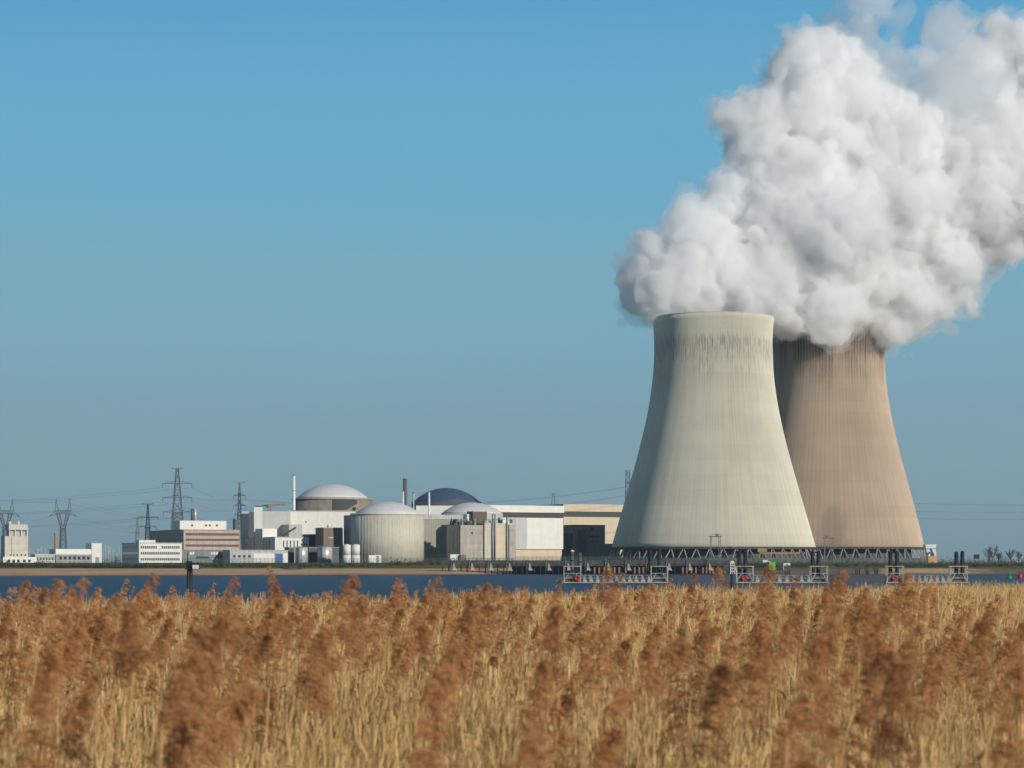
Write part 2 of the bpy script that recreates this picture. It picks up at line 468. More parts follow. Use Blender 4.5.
def bed_edge(x):     # far edge of the reed bed, bends away to the right
    return 97 + x * 0.85 + 4 * math.sin(x * 0.31) + 2.5 * math.sin(x * 0.83 + 2)
MG = 2.6
def marsh_z(x, y):
    z = MG + 2.1 * max(0.0, 1 - max(0.0, y + 0.5) / 5.0) ** 1.3 if y > -1 else 4.7
    e = bed_edge(max(-45, min(45, x)))
    if y > e: z = max(-1.8, MG - (y - e) * 0.45)
    return z + 0.07 * math.sin(x * 1.7 + y) + 0.05 * math.sin(y * 2.3 - x * 0.6)
ys = [-80, -20, -5, -1, 0, 1, 2, 3, 4, 5, 6] + list(range(8, 150, 3))
mx = [-3000, -300, -120] + list(range(-70, 71, 3)) + [120, 300, 3000]
v = [(x, y, marsh_z(x, y)) for y in ys for x in mx]
n = len(mx)
f = [(j * n + i, j * n + i + 1, (j + 1) * n + i + 1, (j + 1) * n + i) for j in range(len(ys) - 1) for i in range(n - 1)]
me = bpy.data.meshes.new('marsh_ground'); me.from_pydata(v, [], f); me.materials.append(M['mud'])
o = bpy.data.objects.new('marsh_ground', me); link(o); tag(o, kind='structure')

# ------------------------------------------------------------------ cooling towers
def cooling_tower(label, cx_px, Y, prof_px, m, m_leg, n_v):
    k = Y / F
    root = thing('cooling_tower', label, 'cooling tower', (PX(cx_px, Y), Y, GZ))
    prof = sorted([(hw * k * math.cos(hw / F), PZ(py, Y) - GZ) for py, hw in prof_px], key=lambda p: p[1])
    # smooth interpolation of the measured outline
    zs = np.array([p[1] for p in prof]); rs = np.array([p[0] for p in prof])
    co = np.polyfit((zs - zs.mean()) / 60, rs, 5)
    zq = np.linspace(zs[0], zs[-1], 48)
    rq = np.polyval(co, (zq - zs.mean()) / 60)
    outer = list(zip(rq, zq))
    inner = [(r - (1.1 if i < 4 else 0.7), z) for i, (r, z) in enumerate(outer)][::-1]
    MB().lathe(outer + inner, 192, closed=True).build('shell', m, root)
    zt, rt = zq[-1], rq[-1]
    MB().lathe([(rt - 0.75, zt + .003), (rt + 0.12, zt + .003), (rt + 0.12, zt + 0.5), (rt - 0.75, zt + 0.5)], 192, closed=True, smooth=False).build('rim', m, root)
    zb, rb = zq[0], rq[0]
    MB().lathe([(rb - 1.4, zb - 1.0), (rb + 0.35, zb - 1.0), (rb + 0.35, zb + 0.5), (rb - 1.4, zb + 0.5)], 192, closed=True, smooth=False).build('ring_beam', M['quay'], root)  # shadowed ring under the shell: its shade is put into the dark colour
    MB().lathe([(rb + 5.6, 0), (rb + 5.6, 3.9), (rb + 4.9, 3.9), (rb + 4.9, 0)], 128, closed=True, smooth=False).build('basin_wall', M['basin'], root)
    MB().lathe([(rb - 8, 0), (rb - 8, zb + 3)], 96, cap=True).build('fill_wall', M['dark_grey'], root)
    leg = None
    for i in range(n_v):
        a0 = 2 * math.pi * i / n_v; da = math.pi / n_v
        for s in (-1, 1):
            a1 = a0 + s * da * 0.92
            p = (( rb + 3.2) * math.cos(a0), (rb + 3.2) * math.sin(a0), 0)
            q = ((rb - 0.6) * math.cos(a1), (rb - 0.6) * math.sin(a1), zb - 0.9)
            MB().bar(p, q, 0.72, 0.62).build('leg', m_leg, root)
    return root, zt, rt

front_prof = [(319, 60.6), (330, 59.3), (345, 58.9), (362, 59.3), (381, 60.9), (400, 63.3), (417.6, 66.6), (436, 70.6), (454, 75.2), (472, 80.2), (490.6, 85.5), (509, 90.8), (523, 94.8), (548, 102)]
back_prof = [(328, 59), (335, 57.3), (345, 56.1), (363, 55.2), (381, 56.2), (400, 58.8), (418, 61.8), (436, 65.5), (454, 70), (472, 74.8), (490, 79.7), (509, 84.6), (527, 89.2), (548, 94)]
YF, YB = 1440.0, 1530.0
zr = PZ(315.5, YF) - GZ
m_front = tower_mat('pale_tower_concrete', (0.63, 0.59, 0.485), 150, 0.09, zr,
                    [(150, 143, 130, 0.8, 0.45, 42.0), (156, 142, 110, 0.6, 0.47, 30.0)], (0.15, 0.12, 0.095), 9.5)
zr2 = PZ(325, YB) - GZ
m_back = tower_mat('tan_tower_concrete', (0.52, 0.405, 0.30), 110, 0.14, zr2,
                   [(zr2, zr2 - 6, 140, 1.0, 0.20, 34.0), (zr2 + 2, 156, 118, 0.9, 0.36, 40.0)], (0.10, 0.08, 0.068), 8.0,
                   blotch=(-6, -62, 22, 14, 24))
m_leg = mat('tower_leg_concrete', (0.29, 0.285, 0.26), 0.85)
tower1, zt1, rt1 = cooling_tower('pale cream concrete cooling tower, the nearer one of the pair', 713.2, YF, front_prof, m_front, m_leg, 50)
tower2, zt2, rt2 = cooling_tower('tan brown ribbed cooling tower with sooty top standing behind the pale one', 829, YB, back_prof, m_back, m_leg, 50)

# ------------------------------------------------------------------ buildings of the works
RT = R_(25.0); CR, SR = math.cos(RT), math.sin(RT)
def front_w(xc, x1, Y):
    t = (x1 - 512) / F; return (t * Y - PX(xc, Y)) / (CR - t * SR)
def side_d(xc, x0, Y):
    t = (x0 - 512) / F; return (PX(xc, Y) - t * Y) / (SR + t * CR)
def site(name, label, cat, xc, Y, group=None, rz=None):
    return thing(name, label, cat, (PX(xc, Y), Y, GZ), RT if rz is None else rz, group)
def ZL(py, Y): return PZ(py, Y) - GZ
def repeat(o, parent, spots):
    """more of the part o at each (x,y,z) of its parent"""
    for p in spots: dup_part(o, parent, p)

def set_angle(a):
    global RT, CR, SR
    RT = R_(a); CR, SR = math.cos(RT), math.sin(RT)
class B:
    """a building measured from its near corner (xc): front runs right, side runs left"""
    def __init__(s, name, label, cat, x0, xc, x1, Y, depth=None):
        s.Y, s.xc = Y, xc
        s.w = front_w(xc, x1, Y)
        s.d = depth if depth is not None else side_d(xc, x0, Y)
        s.root = site(name, label, cat, xc, Y)
    def X(s, px): return front_w(s.xc, px, s.Y)
    def D(s, px): return side_d(s.xc, px, s.Y)
    def yloc(s, px): return s.Y + max(0, s.X(px)) * SR
    def Z(s, py, px=None): return ZL(py, s.Y if px is None else s.yloc(px))
    def body(s, ytop, m, name='body', y0=None, label=None):
        return MB().box(0, s.w, 0, s.d, 0 if y0 is None else s.Z(y0), s.Z(ytop)).build(name, m, s.root, label)
    def box(s, name, m, x0, x1, d0, d1, ya, yb, label=None):
        return MB().box(x0, x1, d0, d1, s.Z(yb) if yb is not None else 0, s.Z(ya)).build(name, m, s.root, label)
    def roofline(s, ytop, m, h=0.5):
        z = s.Z(ytop)
        mb = MB()
        t = 0.35
        mb.box(-t, s.w + t, -t, 0.3, z + 0.003, z + h); mb.box(-t, s.w + t, s.d - .3, s.d + t, z + 0.003, z + h)
        mb.box(-t, 0.3, 0.3, s.d - .3, z + 0.003, z + h); mb.box(s.w - .3, s.w + t, 0.3, s.d - .3, z + 0.003, z + h)
        mb.build('parapet', m, s.root)

# --- far left
b = B('silo_building', 'tall beige twin silo building with open gallery at the far left', 'silo', 1, 4.8, 28, 1262)
b.body(536, M['concrete_light'], 'silo')
zt = b.Z(536); w, d = b.w, b.d
MB().box(w * .18, w, .3, d, b.Z(530), b.Z(524.3)).build('head_house', M['concrete_light'], b.root)
for x in (w * .2, w * .45, w * .72, w - .5):
    MB().box(x, x + .45, .4, .9, zt, b.Z(530)).build('gallery_post', M['white_plain'], b.root)
MB().box(w * .22, w - .4, 2.2, d - .5, zt, b.Z(530)).build('gallery_wall', M['pale_grey'], b.root)
MB().box(w * .3 - .15, w * .3 + .15, -.06, .3, b.Z(556), zt - .4).build('joint', M['dark_grey'], b.root)
for x in (.25, .62): MB().lathe([(.7, b.Z(524.3)), (.9, b.Z(524.3) + .8), (.5, b.Z(524.3) + 1.8)], 12, w * x, 2).build('roof_vent', M['white_plain'], b.root)
for x in (.2, .36, .5, .68, .85): MB().box(w * x, w * x + .8, -.05, .3, b.Z(555.8), b.Z(554.2)).build('hatch', M['glass'], b.root)
MB().box(-2, w + 4, -5, -.003, 0, b.Z(557)).build('annex', M['white_plain'], b.root)
for x in (.05, .25, .45, .7, .92): MB().box(w * x, w * x + 1.5, -5.06, -4.7, 1.2, b.Z(559.5)).build('annex_window', M['glass'], b.root)

b = B('low_shed', 'long low pale grey shed right of the silo building', 'shed', 33, 35, 55, 1290, 12)
b.body(555.2, M['pale_grey']); b.box('roof', M['white_plain'], -.3, b.w + .3, -.3, b.d + .3, 554.3, 555.1)
for i in range(6): b.box('window', M['glass'], 1 + i * 1.8, 2 + i * 1.8, -.05, .2, 557.5, 560)

MB_ = thing('brick_chimney', 'slim tan brick chimney beside the long white hall', 'chimney', (PX(56, 1335), 1335, GZ))
MB().lathe([(1.35, 0), (1.15, ZL(533.6, 1335))], 20).build('stack', M['tan_brick'], MB_)
MB().lathe([(1.3, ZL(533.6, 1335) + .003), (1.3, ZL(533, 1335))], 20).build('cap', M['concrete'], MB_)

b = B('workshop_hall', 'long white workshop hall with dark lower wall and taller end block', 'hall', 54.5, 56, 91, 1305, 16)
b.body(554.6, M['grey'], 'lower_wall')
b.box('upper_wall', M['white'], -.25, b.w + .2, -.25, b.d + .2, 549, 554.55)
for i in range(7): b.box('window', M['glass'], 2 + i * 2.8, 3.6 + i * 2.8, -.06, .2, 556.5, 559.5)
b.box('end_block', M['white_plain'], b.w + .21, b.X(101.5), -.6, 14, 543, None)
b.box('end_door', M['grey'], b.w + 2.5, b.w + 5.0, -.67, -.3, 557, None)

# --- offices
b = B('office_block', 'white three storey office block with rows of small square windows', 'office', 122, 139, 182, 1243)
b.body(543.2, M['white_plain'], 'wall')
b.box('stair_head', M['white_plain'], 0.02, b.X(155.5), 0.02, 6, 540, 543.15)
b.roofline(543.2, M['pale_grey'], .35)
nw = 19; wm = None
for r, (ya, yb) in enumerate(((545.8, 548.6), (551.9, 554.6), (558, 560.6))):
    for i in range(nw):
        x = 1.0 + i * (b.w - 2.0) / nw
        if r == 0 and i in (8, 9): continue
        if wm is None: wm = b.box('window', M['glass'], 0, .85, -.06, .2, 0, 0) ; bpy.data.objects.remove(wm); wm = MB().box(0, .85, -.06, .2, 0, 1.5).build('window', M['glass'], b.root); wm.location = (x, 0, b.Z(yb))
        else: dup_part(wm, b.root, (x, 0, b.Z(yb)))
for ya, yb in ((546, 548), (552, 554), (558, 560)): MB().box(-.05, .2, 2, b.d - 2, b.Z(yb), b.Z(ya)).build('side_window_band', M['glass'], b.root)

b = B('brick_office', 'long pinkish brick office building with dark ribbon windows and white penthouse', 'office', 149, 183.6, 239.5, 1292)
b.body(530, M['brick'], 'wall'); b.roofline(530, M['concrete'], .4)
for ya, yb in ((533, 535.4), (538.6, 540.8), (544.4, 546.6)):
    b.box('ribbon_window', M['glass_brown'], 1.2, b.w - .4, -.07, .3, ya, yb)
for ya, yb in ((533, 535.4), (538.6, 540.8)):
    MB().box(-.07, .3, 1.5, b.d - 1.5, b.Z(yb), b.Z(ya)).build('ribbon_window', M['glass_brown'], b.root)
pw0, pw1, pd0 = -0.0, b.X(226), 1.5
ph = MB().box(.4, b.X(226 + 5), 9.0, 25, b.Z(529.9), b.Z(520.3)).build('penthouse', M['white_plain'], b.root)
for px in (190, 204, 208, 215): MB().box(b.X(px + 5.5), b.X(px + 5.5) + 1.1, 8.93, 9.3, b.Z(526), b.Z(524)).build('window', M['glass'], ph)
for i, px in enumerate((191, 194)):
    MB().tube((b.X(px + 8), 14, b.Z(520.3)), (b.X(px + 8), 14, b.Z(507.8)), .85, seg=16).build('flue', (M['dark_grey'], M['silver'])[i], b.root)
b.box('plant_room', M['dark_grey'], b.w - 2.6, b.w - .2, .6, 5, 518.5, 529.9)

b = B('laboratory_block', 'low grey green laboratory building below the brick office', 'building', 180, 182.5, 241, 1257, 14)
b.body(550.2, mat('grey_green_panel', (0.21, 0.235, 0.23), .7), 'wall'); b.roofline(550.2, M['grey'], .3)
for i, px in enumerate((190, 192.5, 211, 213.5, 216, 221, 223.5, 226)):
    b.box('window', M['white_paint'], b.X(px), b.X(px) + 1.0, -.06, .2, 552, 554.6)
for px in (212, 216, 225): b.box('window', M['white_paint'], b.X(px), b.X(px) + 1.0, -.06, .2, 558, 560)
b.box('window_band', M['glass'], b.X(196), b.X(209), -.06, .2, 556.5, 558.5)

# --- turbine and auxiliary halls around the first reactor
set_angle(5)
b = B('turbine_hall', 'large white windowless turbine hall in front of the brown drum reactor', 'hall', 287, 289, 356, 1375, 40)
b.body(511.2, M['white'], 'wall'); b.roofline(511.2, M['pale_grey'], .4)
b.box('vent', M['grey'], b.X(305), b.X(305) + 1.0, -.06, .2, 521, 523)
b = B('fuel_building', 'pale grey block hall left of the white turbine hall', 'hall', 258, 262, 290, 1352, 34)
b.body(511.2, M['off_white'], 'wall')
b = B('lift_tower', 'narrow bright white tower with dark flat cap', 'tower', 252, 254, 262.3, 1335, 8)
b.body(507, M['white_plain'], 'shaft'); b.box('cap', M['dark_grey'], .4, b.w - .4, .4, 7.6, 505.6, 506.95)
b = B('ventilation_block', 'grey slab building at the left end of the halls', 'building', 241, 241.5, 249, 1352, 26)
b.body(511.5, M['off_white'], 'wall')
b.box('side_wing', M['dark_grey'], b.w + .01, b.X(254), 2, 24, 511.8, None)
set_angle(25)
b = B('filter_house', 'small white cube annex below the narrow white tower', 'annex', 261, 262.5, 277, 1318, 14)
b.body(528.6, M['white'], 'wall')
b = B('valve_house', 'grey cube annex before the white turbine hall', 'annex', 287, 289, 302, 1340, 14)
b.body(524.4, M['pale_grey'], 'wall')
# sloping conveyor roof
o = MB().prism([(0, 0), (9, 5.6), (9, 6.6), (0, 1.0)], -2, 2).build('sloping_duct', M['stripe'])
o.location = (PX(281, 1322), 1322, PZ(537.5, 1322)); tag(o, 'dark sloping duct rising above the slit windowed block', 'duct')
b = B('slit_window_block', 'white two storey block with tall narrow slit windows', 'building', 244, 275, 309, 1300)
b.body(537.3, M['white_plain'], 'wall'); b.roofline(537.3, M['off_white'], .3)
for px in (283, 286.5, 290, 293.5, 297): b.box('slit_window', M['glass'], b.X(px), b.X(px) + .7, -.06, .2, 540.5, 547.5)
for px in (301, 303.5, 306): b.box('window', M['glass'], b.X(px), b.X(px) + .8, -.06, .2, 543.5, 545.5)
for px in (247, 249.5, 255, 261, 264, 267, 270):
    y = b.D(px); tall = px > 258
    MB().box(-.06, .2, y, y + .9, b.Z(548 if tall else 545.5), b.Z(540.5 if tall else 543)).build('slit_window' if tall else 'window', M['glass'], b.root)

b = B('low_store', 'long low pale store with a blue roller door', 'store', 228, 230, 288, 1252, 14)
b.body(550.6, M['pale_grey'], 'wall'); b.box('roof', M['concrete_light'], -.3, b.w + .3, -.3, b.d + .3, 549.9, 550.55)
b.box('white_wall_panel', M['white_plain'], b.X(254), b.X(274), -.08, -.003, 553.3, None)
b.box('roller_door', M['blue'], b.X(275.2), b.X(282.6), -.1, -.003, 553.6, None)
b.box('white_wall_panel', M['white_plain'], b.X(283), b.X(287.5), -.08, -.003, 553.3, None)
for px in (233, 238, 243, 248): b.box('window', M['glass'], b.X(px), b.X(px) + 1.6, -.06, .2, 555, 557.5)

labs = ['silver upright storage tank beside the low store', 'silver upright storage tank left of the brown louvred block',]
for i, (xa, xb, yt) in enumerate(((295, 308, 547), (317.5, 332.5, 546.5))):
    Y = 1268; r = (xb - xa) / 2 * Y / F
    t = thing('storage_tank', labs[i], 'tank', (PX((xa + xb) / 2, Y), Y, GZ), 0, 'silver storage tanks at the bank')
    h = ZL(yt, Y)
    MB().lathe([(r, 0), (r, h - .5), (r * .8, h - .1), (.2, h + .3)], 40).build('shell', M['silver'], t)
    mb = MB()
    for k in range(24):
        a = 2 * math.pi * k / 24
        mb.bar(((r + .1) * math.cos(a), (r + .1) * math.sin(a), h - .45), ((r + .1) * math.cos(a), (r + .1) * math.sin(a), h + .5), .08)
    mb.lathe([(r + .04, h + .45), (r + .14, h + .45), (r + .14, h + .53), (r + .04, h + .53)], 40, closed=True)
    mb.build('guard_rail', M['steel'], t)
    MB().bar((-r * .3, -r * 1.02, 0), (-r * .3, -r * 1.02, h), .5).build('ladder', M['steel'], t)
for i, (xa, xb, lab) in enumerate(((289, 294.5, 'dark narrow pump shed left of the first silver tank'), (309, 317, 'dark pump shed between the two silver tanks'), (332.6, 339, 'dark pump shed right of the second silver tank'))):
    b = B('pump_shed', lab, 'shed', xa - .6, xa, xb, 1276, 8)
    b.body(547.8, M['dark_grey'], 'wall'); b.box('roof', M['grey'], -.2, b.w + .2, -.2, b.d + .2, 547, 547.75)

b = B('louvred_block', 'brown louvred cube building between the halls and the cream drum', 'building', 321, 323.5, 341.5, 1292, 14)
b.body(528.3, M['brown'], 'wall'); b.roofline(528.3, M['concrete'], .5)
b.box('corner_panel', M['concrete_light'], b.w + .01, b.X(343), .2, 6, 528.3, None)
b.box('vent_strip', M['pale_grey'], b.X(328), b.X(337), -.06, .2, 537, 538)
o = MB().lathe([(.1, 0), (1.0, .35), (1.35, 1.3), (1.0, 2.3), (.1, 2.7)], 20, b.w * .4, 3).build('roof_ball', M['white_paint'], b.root); o.location.z = b.Z(528.3)
b = B('link_block', 'grey connecting block left of the brown louvred building', 'building', 307, 309, 323, 1310, 12)
b.body(535, M['stripe'], 'wall'); b.box('roof', M['dark_grey'], -.2, b.w + .2, -.2, b.d + .2, 534.2, 534.95)

# --- reactors
def dome_profile(r, z0, rise, n=14):
    R = (r * r + rise * rise) / (2 * rise)
    a = math.asin(min(1, r / R))
    return [(R * math.sin(a * (1 - i / n)) if i < n else .05, z0 + R * math.cos(a * (1 - i / n)) - (R - rise)) for i in range(n + 1)]

Y = 1480; k = Y / F
t = thing('reactor_building', 'round reactor building with brownish drum and shallow white dome', 'reactor', (PX(332.5, Y), Y, GZ))
r = 39.6 * k
MB().lathe([(r, 0), (r, ZL(500.4, Y))], 96).build('drum', M['drum_brown'], t)
MB().lathe([(r + .5, ZL(500.4, Y) + .003), (r + .5, ZL(498.6, Y)), (36.3 * k, ZL(498.2, Y))], 96).build('cornice', M['concrete'], t)
MB().lathe(dome_profile(35.8 * k, ZL(498.3, Y) + .01, 14.3 * k), 96).build('dome', M['dome_white'], t)
mb = MB()  # dark curved patch just proud of the drum, lower edge rising rightwards
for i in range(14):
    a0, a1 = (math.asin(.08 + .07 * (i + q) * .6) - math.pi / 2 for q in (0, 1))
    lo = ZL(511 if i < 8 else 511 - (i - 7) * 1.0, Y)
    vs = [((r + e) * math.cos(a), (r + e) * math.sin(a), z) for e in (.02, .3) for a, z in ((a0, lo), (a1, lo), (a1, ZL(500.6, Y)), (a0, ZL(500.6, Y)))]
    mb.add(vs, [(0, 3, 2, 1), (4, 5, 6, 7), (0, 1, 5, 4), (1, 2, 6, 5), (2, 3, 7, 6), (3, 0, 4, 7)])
mb.build('dark_drum_patch', M['stripe'], t)
def stack(label, px, hwpx, ytop, Y, ybase=None, m='white_paint', rings=True):
    t = thing('vent_stack', label, 'chimney', (PX(px, Y), Y, GZ if ybase is None else PZ(ybase, Y)))
    k = Y / F; h = PZ(ytop, Y) - t.location.z
    MB().lathe([(hwpx * k, 0), (hwpx * k * .92, h - .6)], 20).build('flue', M[m], t)
    MB().lathe([(hwpx * k * 1.05, h - .597), (hwpx * k * 1.05, h)], 20).build('cap', M['steel'], t)
    if rings:
        for q in (.35, .6, .82): MB().lathe([(hwpx * k * 1.02, h * q), (hwpx * k * 1.25, h * q), (hwpx * k * 1.25, h * q + .35), (hwpx * k * 1.02, h * q + .35)], 20, closed=True, smooth=False).build('platform', M['steel'], t)
    return t
stack('tall white chimney left of the brown drum reactor', 294, 1.5, 474.8, 1435)

Y = 1292; k = Y / F
t = thing('reactor_building', 'large cream reactor drum with vertical ribs and white dome', 'reactor', (PX(387.5, Y), Y, GZ))
r = 36.6 * k
MB().lathe([(r, 0), (r, ZL(515.2, Y))], 128).build('drum', M['ribbed'], t)
for i in range(64):
    a = 2 * math.pi * i / 64
    if -2.9 < math.atan2(math.sin(a), math.cos(a)) < -.2:
        MB().bar((r * math.cos(a), r * math.sin(a), 0), (r * math.cos(a), r * math.sin(a), ZL(515.4, Y)), .16).build('rib', M['ribbed'], t)
MB().lathe([(r + .4, ZL(515.2, Y) + .003), (r + .4, ZL(513.6, Y)), (33 * k, ZL(513.2, Y))], 96).build('cornice', M['white_plain'], t)
MB().lathe(dome_profile(32.4 * k, ZL(513.4, Y) + .01, 11.8 * k), 96).build('dome', M['dome_white'], t)
b = B('stair_tower', 'dark flat sided stair tower on the left flank of the cream drum', 'tower', 343.8, 351.5, 353, 1290, None)
b.body(515, M['grey'], 'wall')
stack('dark thick chimney behind the cream drum', 405, 2.2, 478.7, 1420, None, 'dark_grey')
stack('short white vent pipe right before the dark thick chimney', 403.2, .9, 490.8, 1345, None, 'white_paint', False)
stack('thin grey brown vent pipe right of the dark thick chimney', 413.6, 1.1, 492.3, 1360, None, 'pale_grey')
stack('slender white vent pipe before the blue dome', 429.2, 1.0, 491.3, 1350, None, 'white_paint', False)

Y = 1560; k = Y / F
t = thing('reactor_building', 'reactor building with dark blue dome behind the white halls', 'reactor', (PX(446.5, Y), Y, GZ))
r = 35 * k
MB().lathe([(r, 0), (r, ZL(502, Y))], 96).build('drum', M['dark_grey'], t)
MB().lathe(dome_profile(33.2 * k, ZL(502, Y) + .01, 14 * k), 96).build('dome', M['dome_blue'], t)

set_angle(3)
b = B('switch_hall', 'low white hall strip between the cream drum and the blue dome', 'hall', 414, 416, 460, 1400, 20)
b.body(505.6, M['white_plain'], 'wall')
set_angle(25)
b = B('ribbed_hall', 'olive grey ribbed hall right of the cream drum', 'hall', 417, 419, 468, 1318, 30)
b.body(519.2, mat('ribbed_grey_cladding', (0.31, 0.30, 0.25), .6, ribs=1.6), 'wall', y0=553)
b.box('fascia', M['pale_grey'], -.3, b.w + .3, -.3, b.d, 514.5, 519.1)
b.box('plinth', M['concrete'], -.2, b.w + .2, -.2, b.d, 553.1, None)

Y = 1385; k = Y / F
t = thing('reactor_building', 'reactor building with white dome behind the beige concrete blocks', 'reactor', (PX(472, Y), Y, GZ))
MB().lathe([(31 * k, 0), (31 * k, ZL(513.6, Y))], 80).build('drum', M['off_white'], t)
MB().lathe(dome_profile(30.8 * k, ZL(513.6, Y) + .01, 11.2 * k), 80).build('dome', M['dome_white'], t)

b = B('concrete_block', 'windowless grey beige concrete block with rooftop machinery', 'building', 446.6, 460.5, 485, 1272)
b.body(525, M['concrete'], 'wall')
b.box('porthole', M['glass'], b.X(471.2), b.X(473), -.06, .2, 531.8, 534)
mb = MB()
random.seed(3)
for i in range(22):
    x = random.uniform(.3, b.w - 2); yy = random.uniform(.4, b.d - 3); h = random.uniform(1.2, 4.0)
    MB().box(x, x + random.uniform(.5, 2.4), yy, yy + random.uniform(.8, 2.5), b.Z(525) + .002 + i * .001, b.Z(525) + h).build('roof_unit', M[('dark_grey', 'grey', 'stripe')[i % 3]], b.root)
for i in range(7): mb.bar((i * b.w / 7, .3, b.Z(525)), (i * b.w / 7 + .3, .3, b.Z(519)), .22)
mb.bar((0, .3, b.Z(521)), (b.w, .3, b.Z(521)), .2); mb.build('roof_railing', M['dark_grey'], b.root)
b = B('pipe_tower', 'lighter concrete tower with vertical pipes on its face', 'building', 483, 484.6, 515.2, 1277, 16)
b.body(523, M['concrete_light'], 'wall', label=None)
for px in (492, 494.5, 506.4): MB().tube((b.X(px), -.6, .4), (b.X(px), -.6, b.Z(514)), .38, seg=12).build('pipe', M['steel'], b.root)
b.box('door_panel', M['beige'], b.X(496), b.X(504.5), -.1, .2, 529.5, 556)
b.box('right_bay', M['concrete'], b.X(508.5), b.w + .1, -1.0, -.003, 524.5, None)
mb = MB()
for i in range(9):
    x = random.uniform(.3, b.w - 2.5); h = random.uniform(1, 3.5)
    MB().box(x, x + random.uniform(.6, 2.2), .6 + i * .9, 1.4 + i * .9, b.Z(523) + .002, b.Z(523) + h).build('roof_unit', M[('dark_grey', 'grey')[i % 2]], b.root)
mb.bar((0, .2, b.Z(519.5)), (b.w, .2, b.Z(519.5)), .22)
for i in range(8): mb.bar((i * b.w / 7, .2, b.Z(523)), (i * b.w / 7, .2, b.Z(518)), .2)
mb.build('roof_railing', M['dark_grey'], b.root)
b = B('roof_plant', 'brown box plant room above the concrete blocks', 'plant room', 471.5, 473, 487, 1300, 9)
b.body(511.8, M['roof_brown'], 'wall'); b.box('roof', M['concrete'], -.2, b.w + .2, -.2, b.d + .2, 511.2, 511.75)
b = B('white_cabin', 'small white plant cabin left of the brown box plant room', 'cabin', 466, 467, 473, 1302, 6)
b.body(514, M['white_plain'], 'wall')

b = B('machine_hall', 'long white hall with a grey stripe under its roof', 'hall', 482, 484, 563.2, 1432, 46)
zb = b.Z(549)
MB().box(0, b.w, 0, b.d, zb, b.Z(517.4)).build('wall', M['white'], b.root)
MB().box(-.3, b.w + .3, .25, b.d, b.Z(517.4) + .003, b.Z(512.0)).build('stripe_band', M['stripe'], b.root)
MB().box(-.5, b.w + .5, -.5, b.d, b.Z(512.0) + .003, b.Z(505)).build('roof_fascia', M['white'], b.root)
MB().box(.8, b.w - .4, 1.2, b.d, 0, zb - .003).build('base_wall', M['beige'], b.root)
b.box('pale_panel', M['off_white'], b.X(507), b.X(527), -.07, -.003, 517.8, 548.6)
mb = MB(); xq = b.X(556)
for s in (-1.3, 1.3): mb.bar((xq + s, 4, b.Z(505)), (xq + s * .55, 4, b.Z(492.5)), .4)
mb.bar((xq - 1, 4, b.Z(494)), (xq + 1, 4, b.Z(494)), .35); mb.bar((xq - .9, 4, b.Z(492.5)), (xq + .9, 4, b.Z(492.5)), .5)
mb.build('roof_mast', M['pylon'], b.root)

b = B('turbine_hall', 'long beige hall with dark stripe half hidden behind the pale tower', 'hall', 561, 563.6, 660, 1890, 60)
MB().box(0, b.w, 0, b.d, 0, b.Z(516.8)).build('wall', M['beige'], b.root)
MB().box(-.3, b.w + .3, .2, b.d, b.Z(516.8) + .003, b.Z(511.4)).build('stripe_band', M['stripe'], b.root)
MB().box(-.5, b.w + .5, -.4, b.d, b.Z(511.4) + .003, b.Z(504)).build('roof_fascia', M['beige'], b.root)

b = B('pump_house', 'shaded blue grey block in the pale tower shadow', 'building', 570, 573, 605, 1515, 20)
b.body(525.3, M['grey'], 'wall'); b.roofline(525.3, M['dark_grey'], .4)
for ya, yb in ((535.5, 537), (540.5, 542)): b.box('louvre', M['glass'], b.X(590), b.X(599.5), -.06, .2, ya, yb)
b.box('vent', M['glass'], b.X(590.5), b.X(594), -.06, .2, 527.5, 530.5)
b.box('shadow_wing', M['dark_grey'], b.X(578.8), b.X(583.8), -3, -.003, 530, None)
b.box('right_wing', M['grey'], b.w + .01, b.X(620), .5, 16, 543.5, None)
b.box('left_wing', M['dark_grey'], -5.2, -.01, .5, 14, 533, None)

# white tanks and small boxes in front of the cream drum
Y = 1246; k = Y / F
for i, (xa, xb, lab) in enumerate(((342.6, 351.2, 'white round tank at the foot of the cream drum, left of its twin'), (351.6, 360.2, 'white round tank at the foot of the cream drum, right of its twin'))):
    t = thing('water_tank', lab, 'tank', (PX((xa + xb) / 2, Y), Y, GZ), 0, 'white tanks before the cream drum')
    r = (xb - xa) / 2 * k * .97
    MB().lathe([(r, 0), (r, ZL(555.2, Y))], 32).build('lower_shell', M['white_plain'], t)
    MB().lathe([(r * .97, ZL(555.2, Y) + .003), (r * .97, ZL(544.9, Y)), (r * .3, ZL(544.2, Y))], 32).build('upper_shell', M['white_plain'], t)
def crate(name, lab, cat, x0, x1, ytop, Y, m, dep=3.0, door=None, zb=None):
    b = B(name, lab, cat, x0 - .4, x0, x1, Y, dep)
    b.body(ytop, M[m], 'body')
    mb = MB(); n = max(3, int(b.w / .8))
    for i in range(n + 1): mb.box(i * b.w / n - .06, i * b.w / n + .06, -.06, -.003, .1, b.Z(ytop) - .1)
    mb.build('corrugation', M[m], b.root)
    if door: b.box('door', M[door], b.w * .6, b.w * .85, -.09, -.003, ytop + .4, None)
    if zb is not None: b.root.location.z = zb; b.root.scale.z = (PZ(ytop, Y) - zb) / (PZ(ytop, Y) - GZ)
    return b
crate('container', 'white container at the right foot of the cream drum', 'container', 369, 381, 555.2, 1243, 'white_paint', 3, 'grey')
crate('container', 'white container before the ribbed hall', 'container', 450.5, 460, 554.4, 1243, 'white_paint', 3, 'pale_grey')
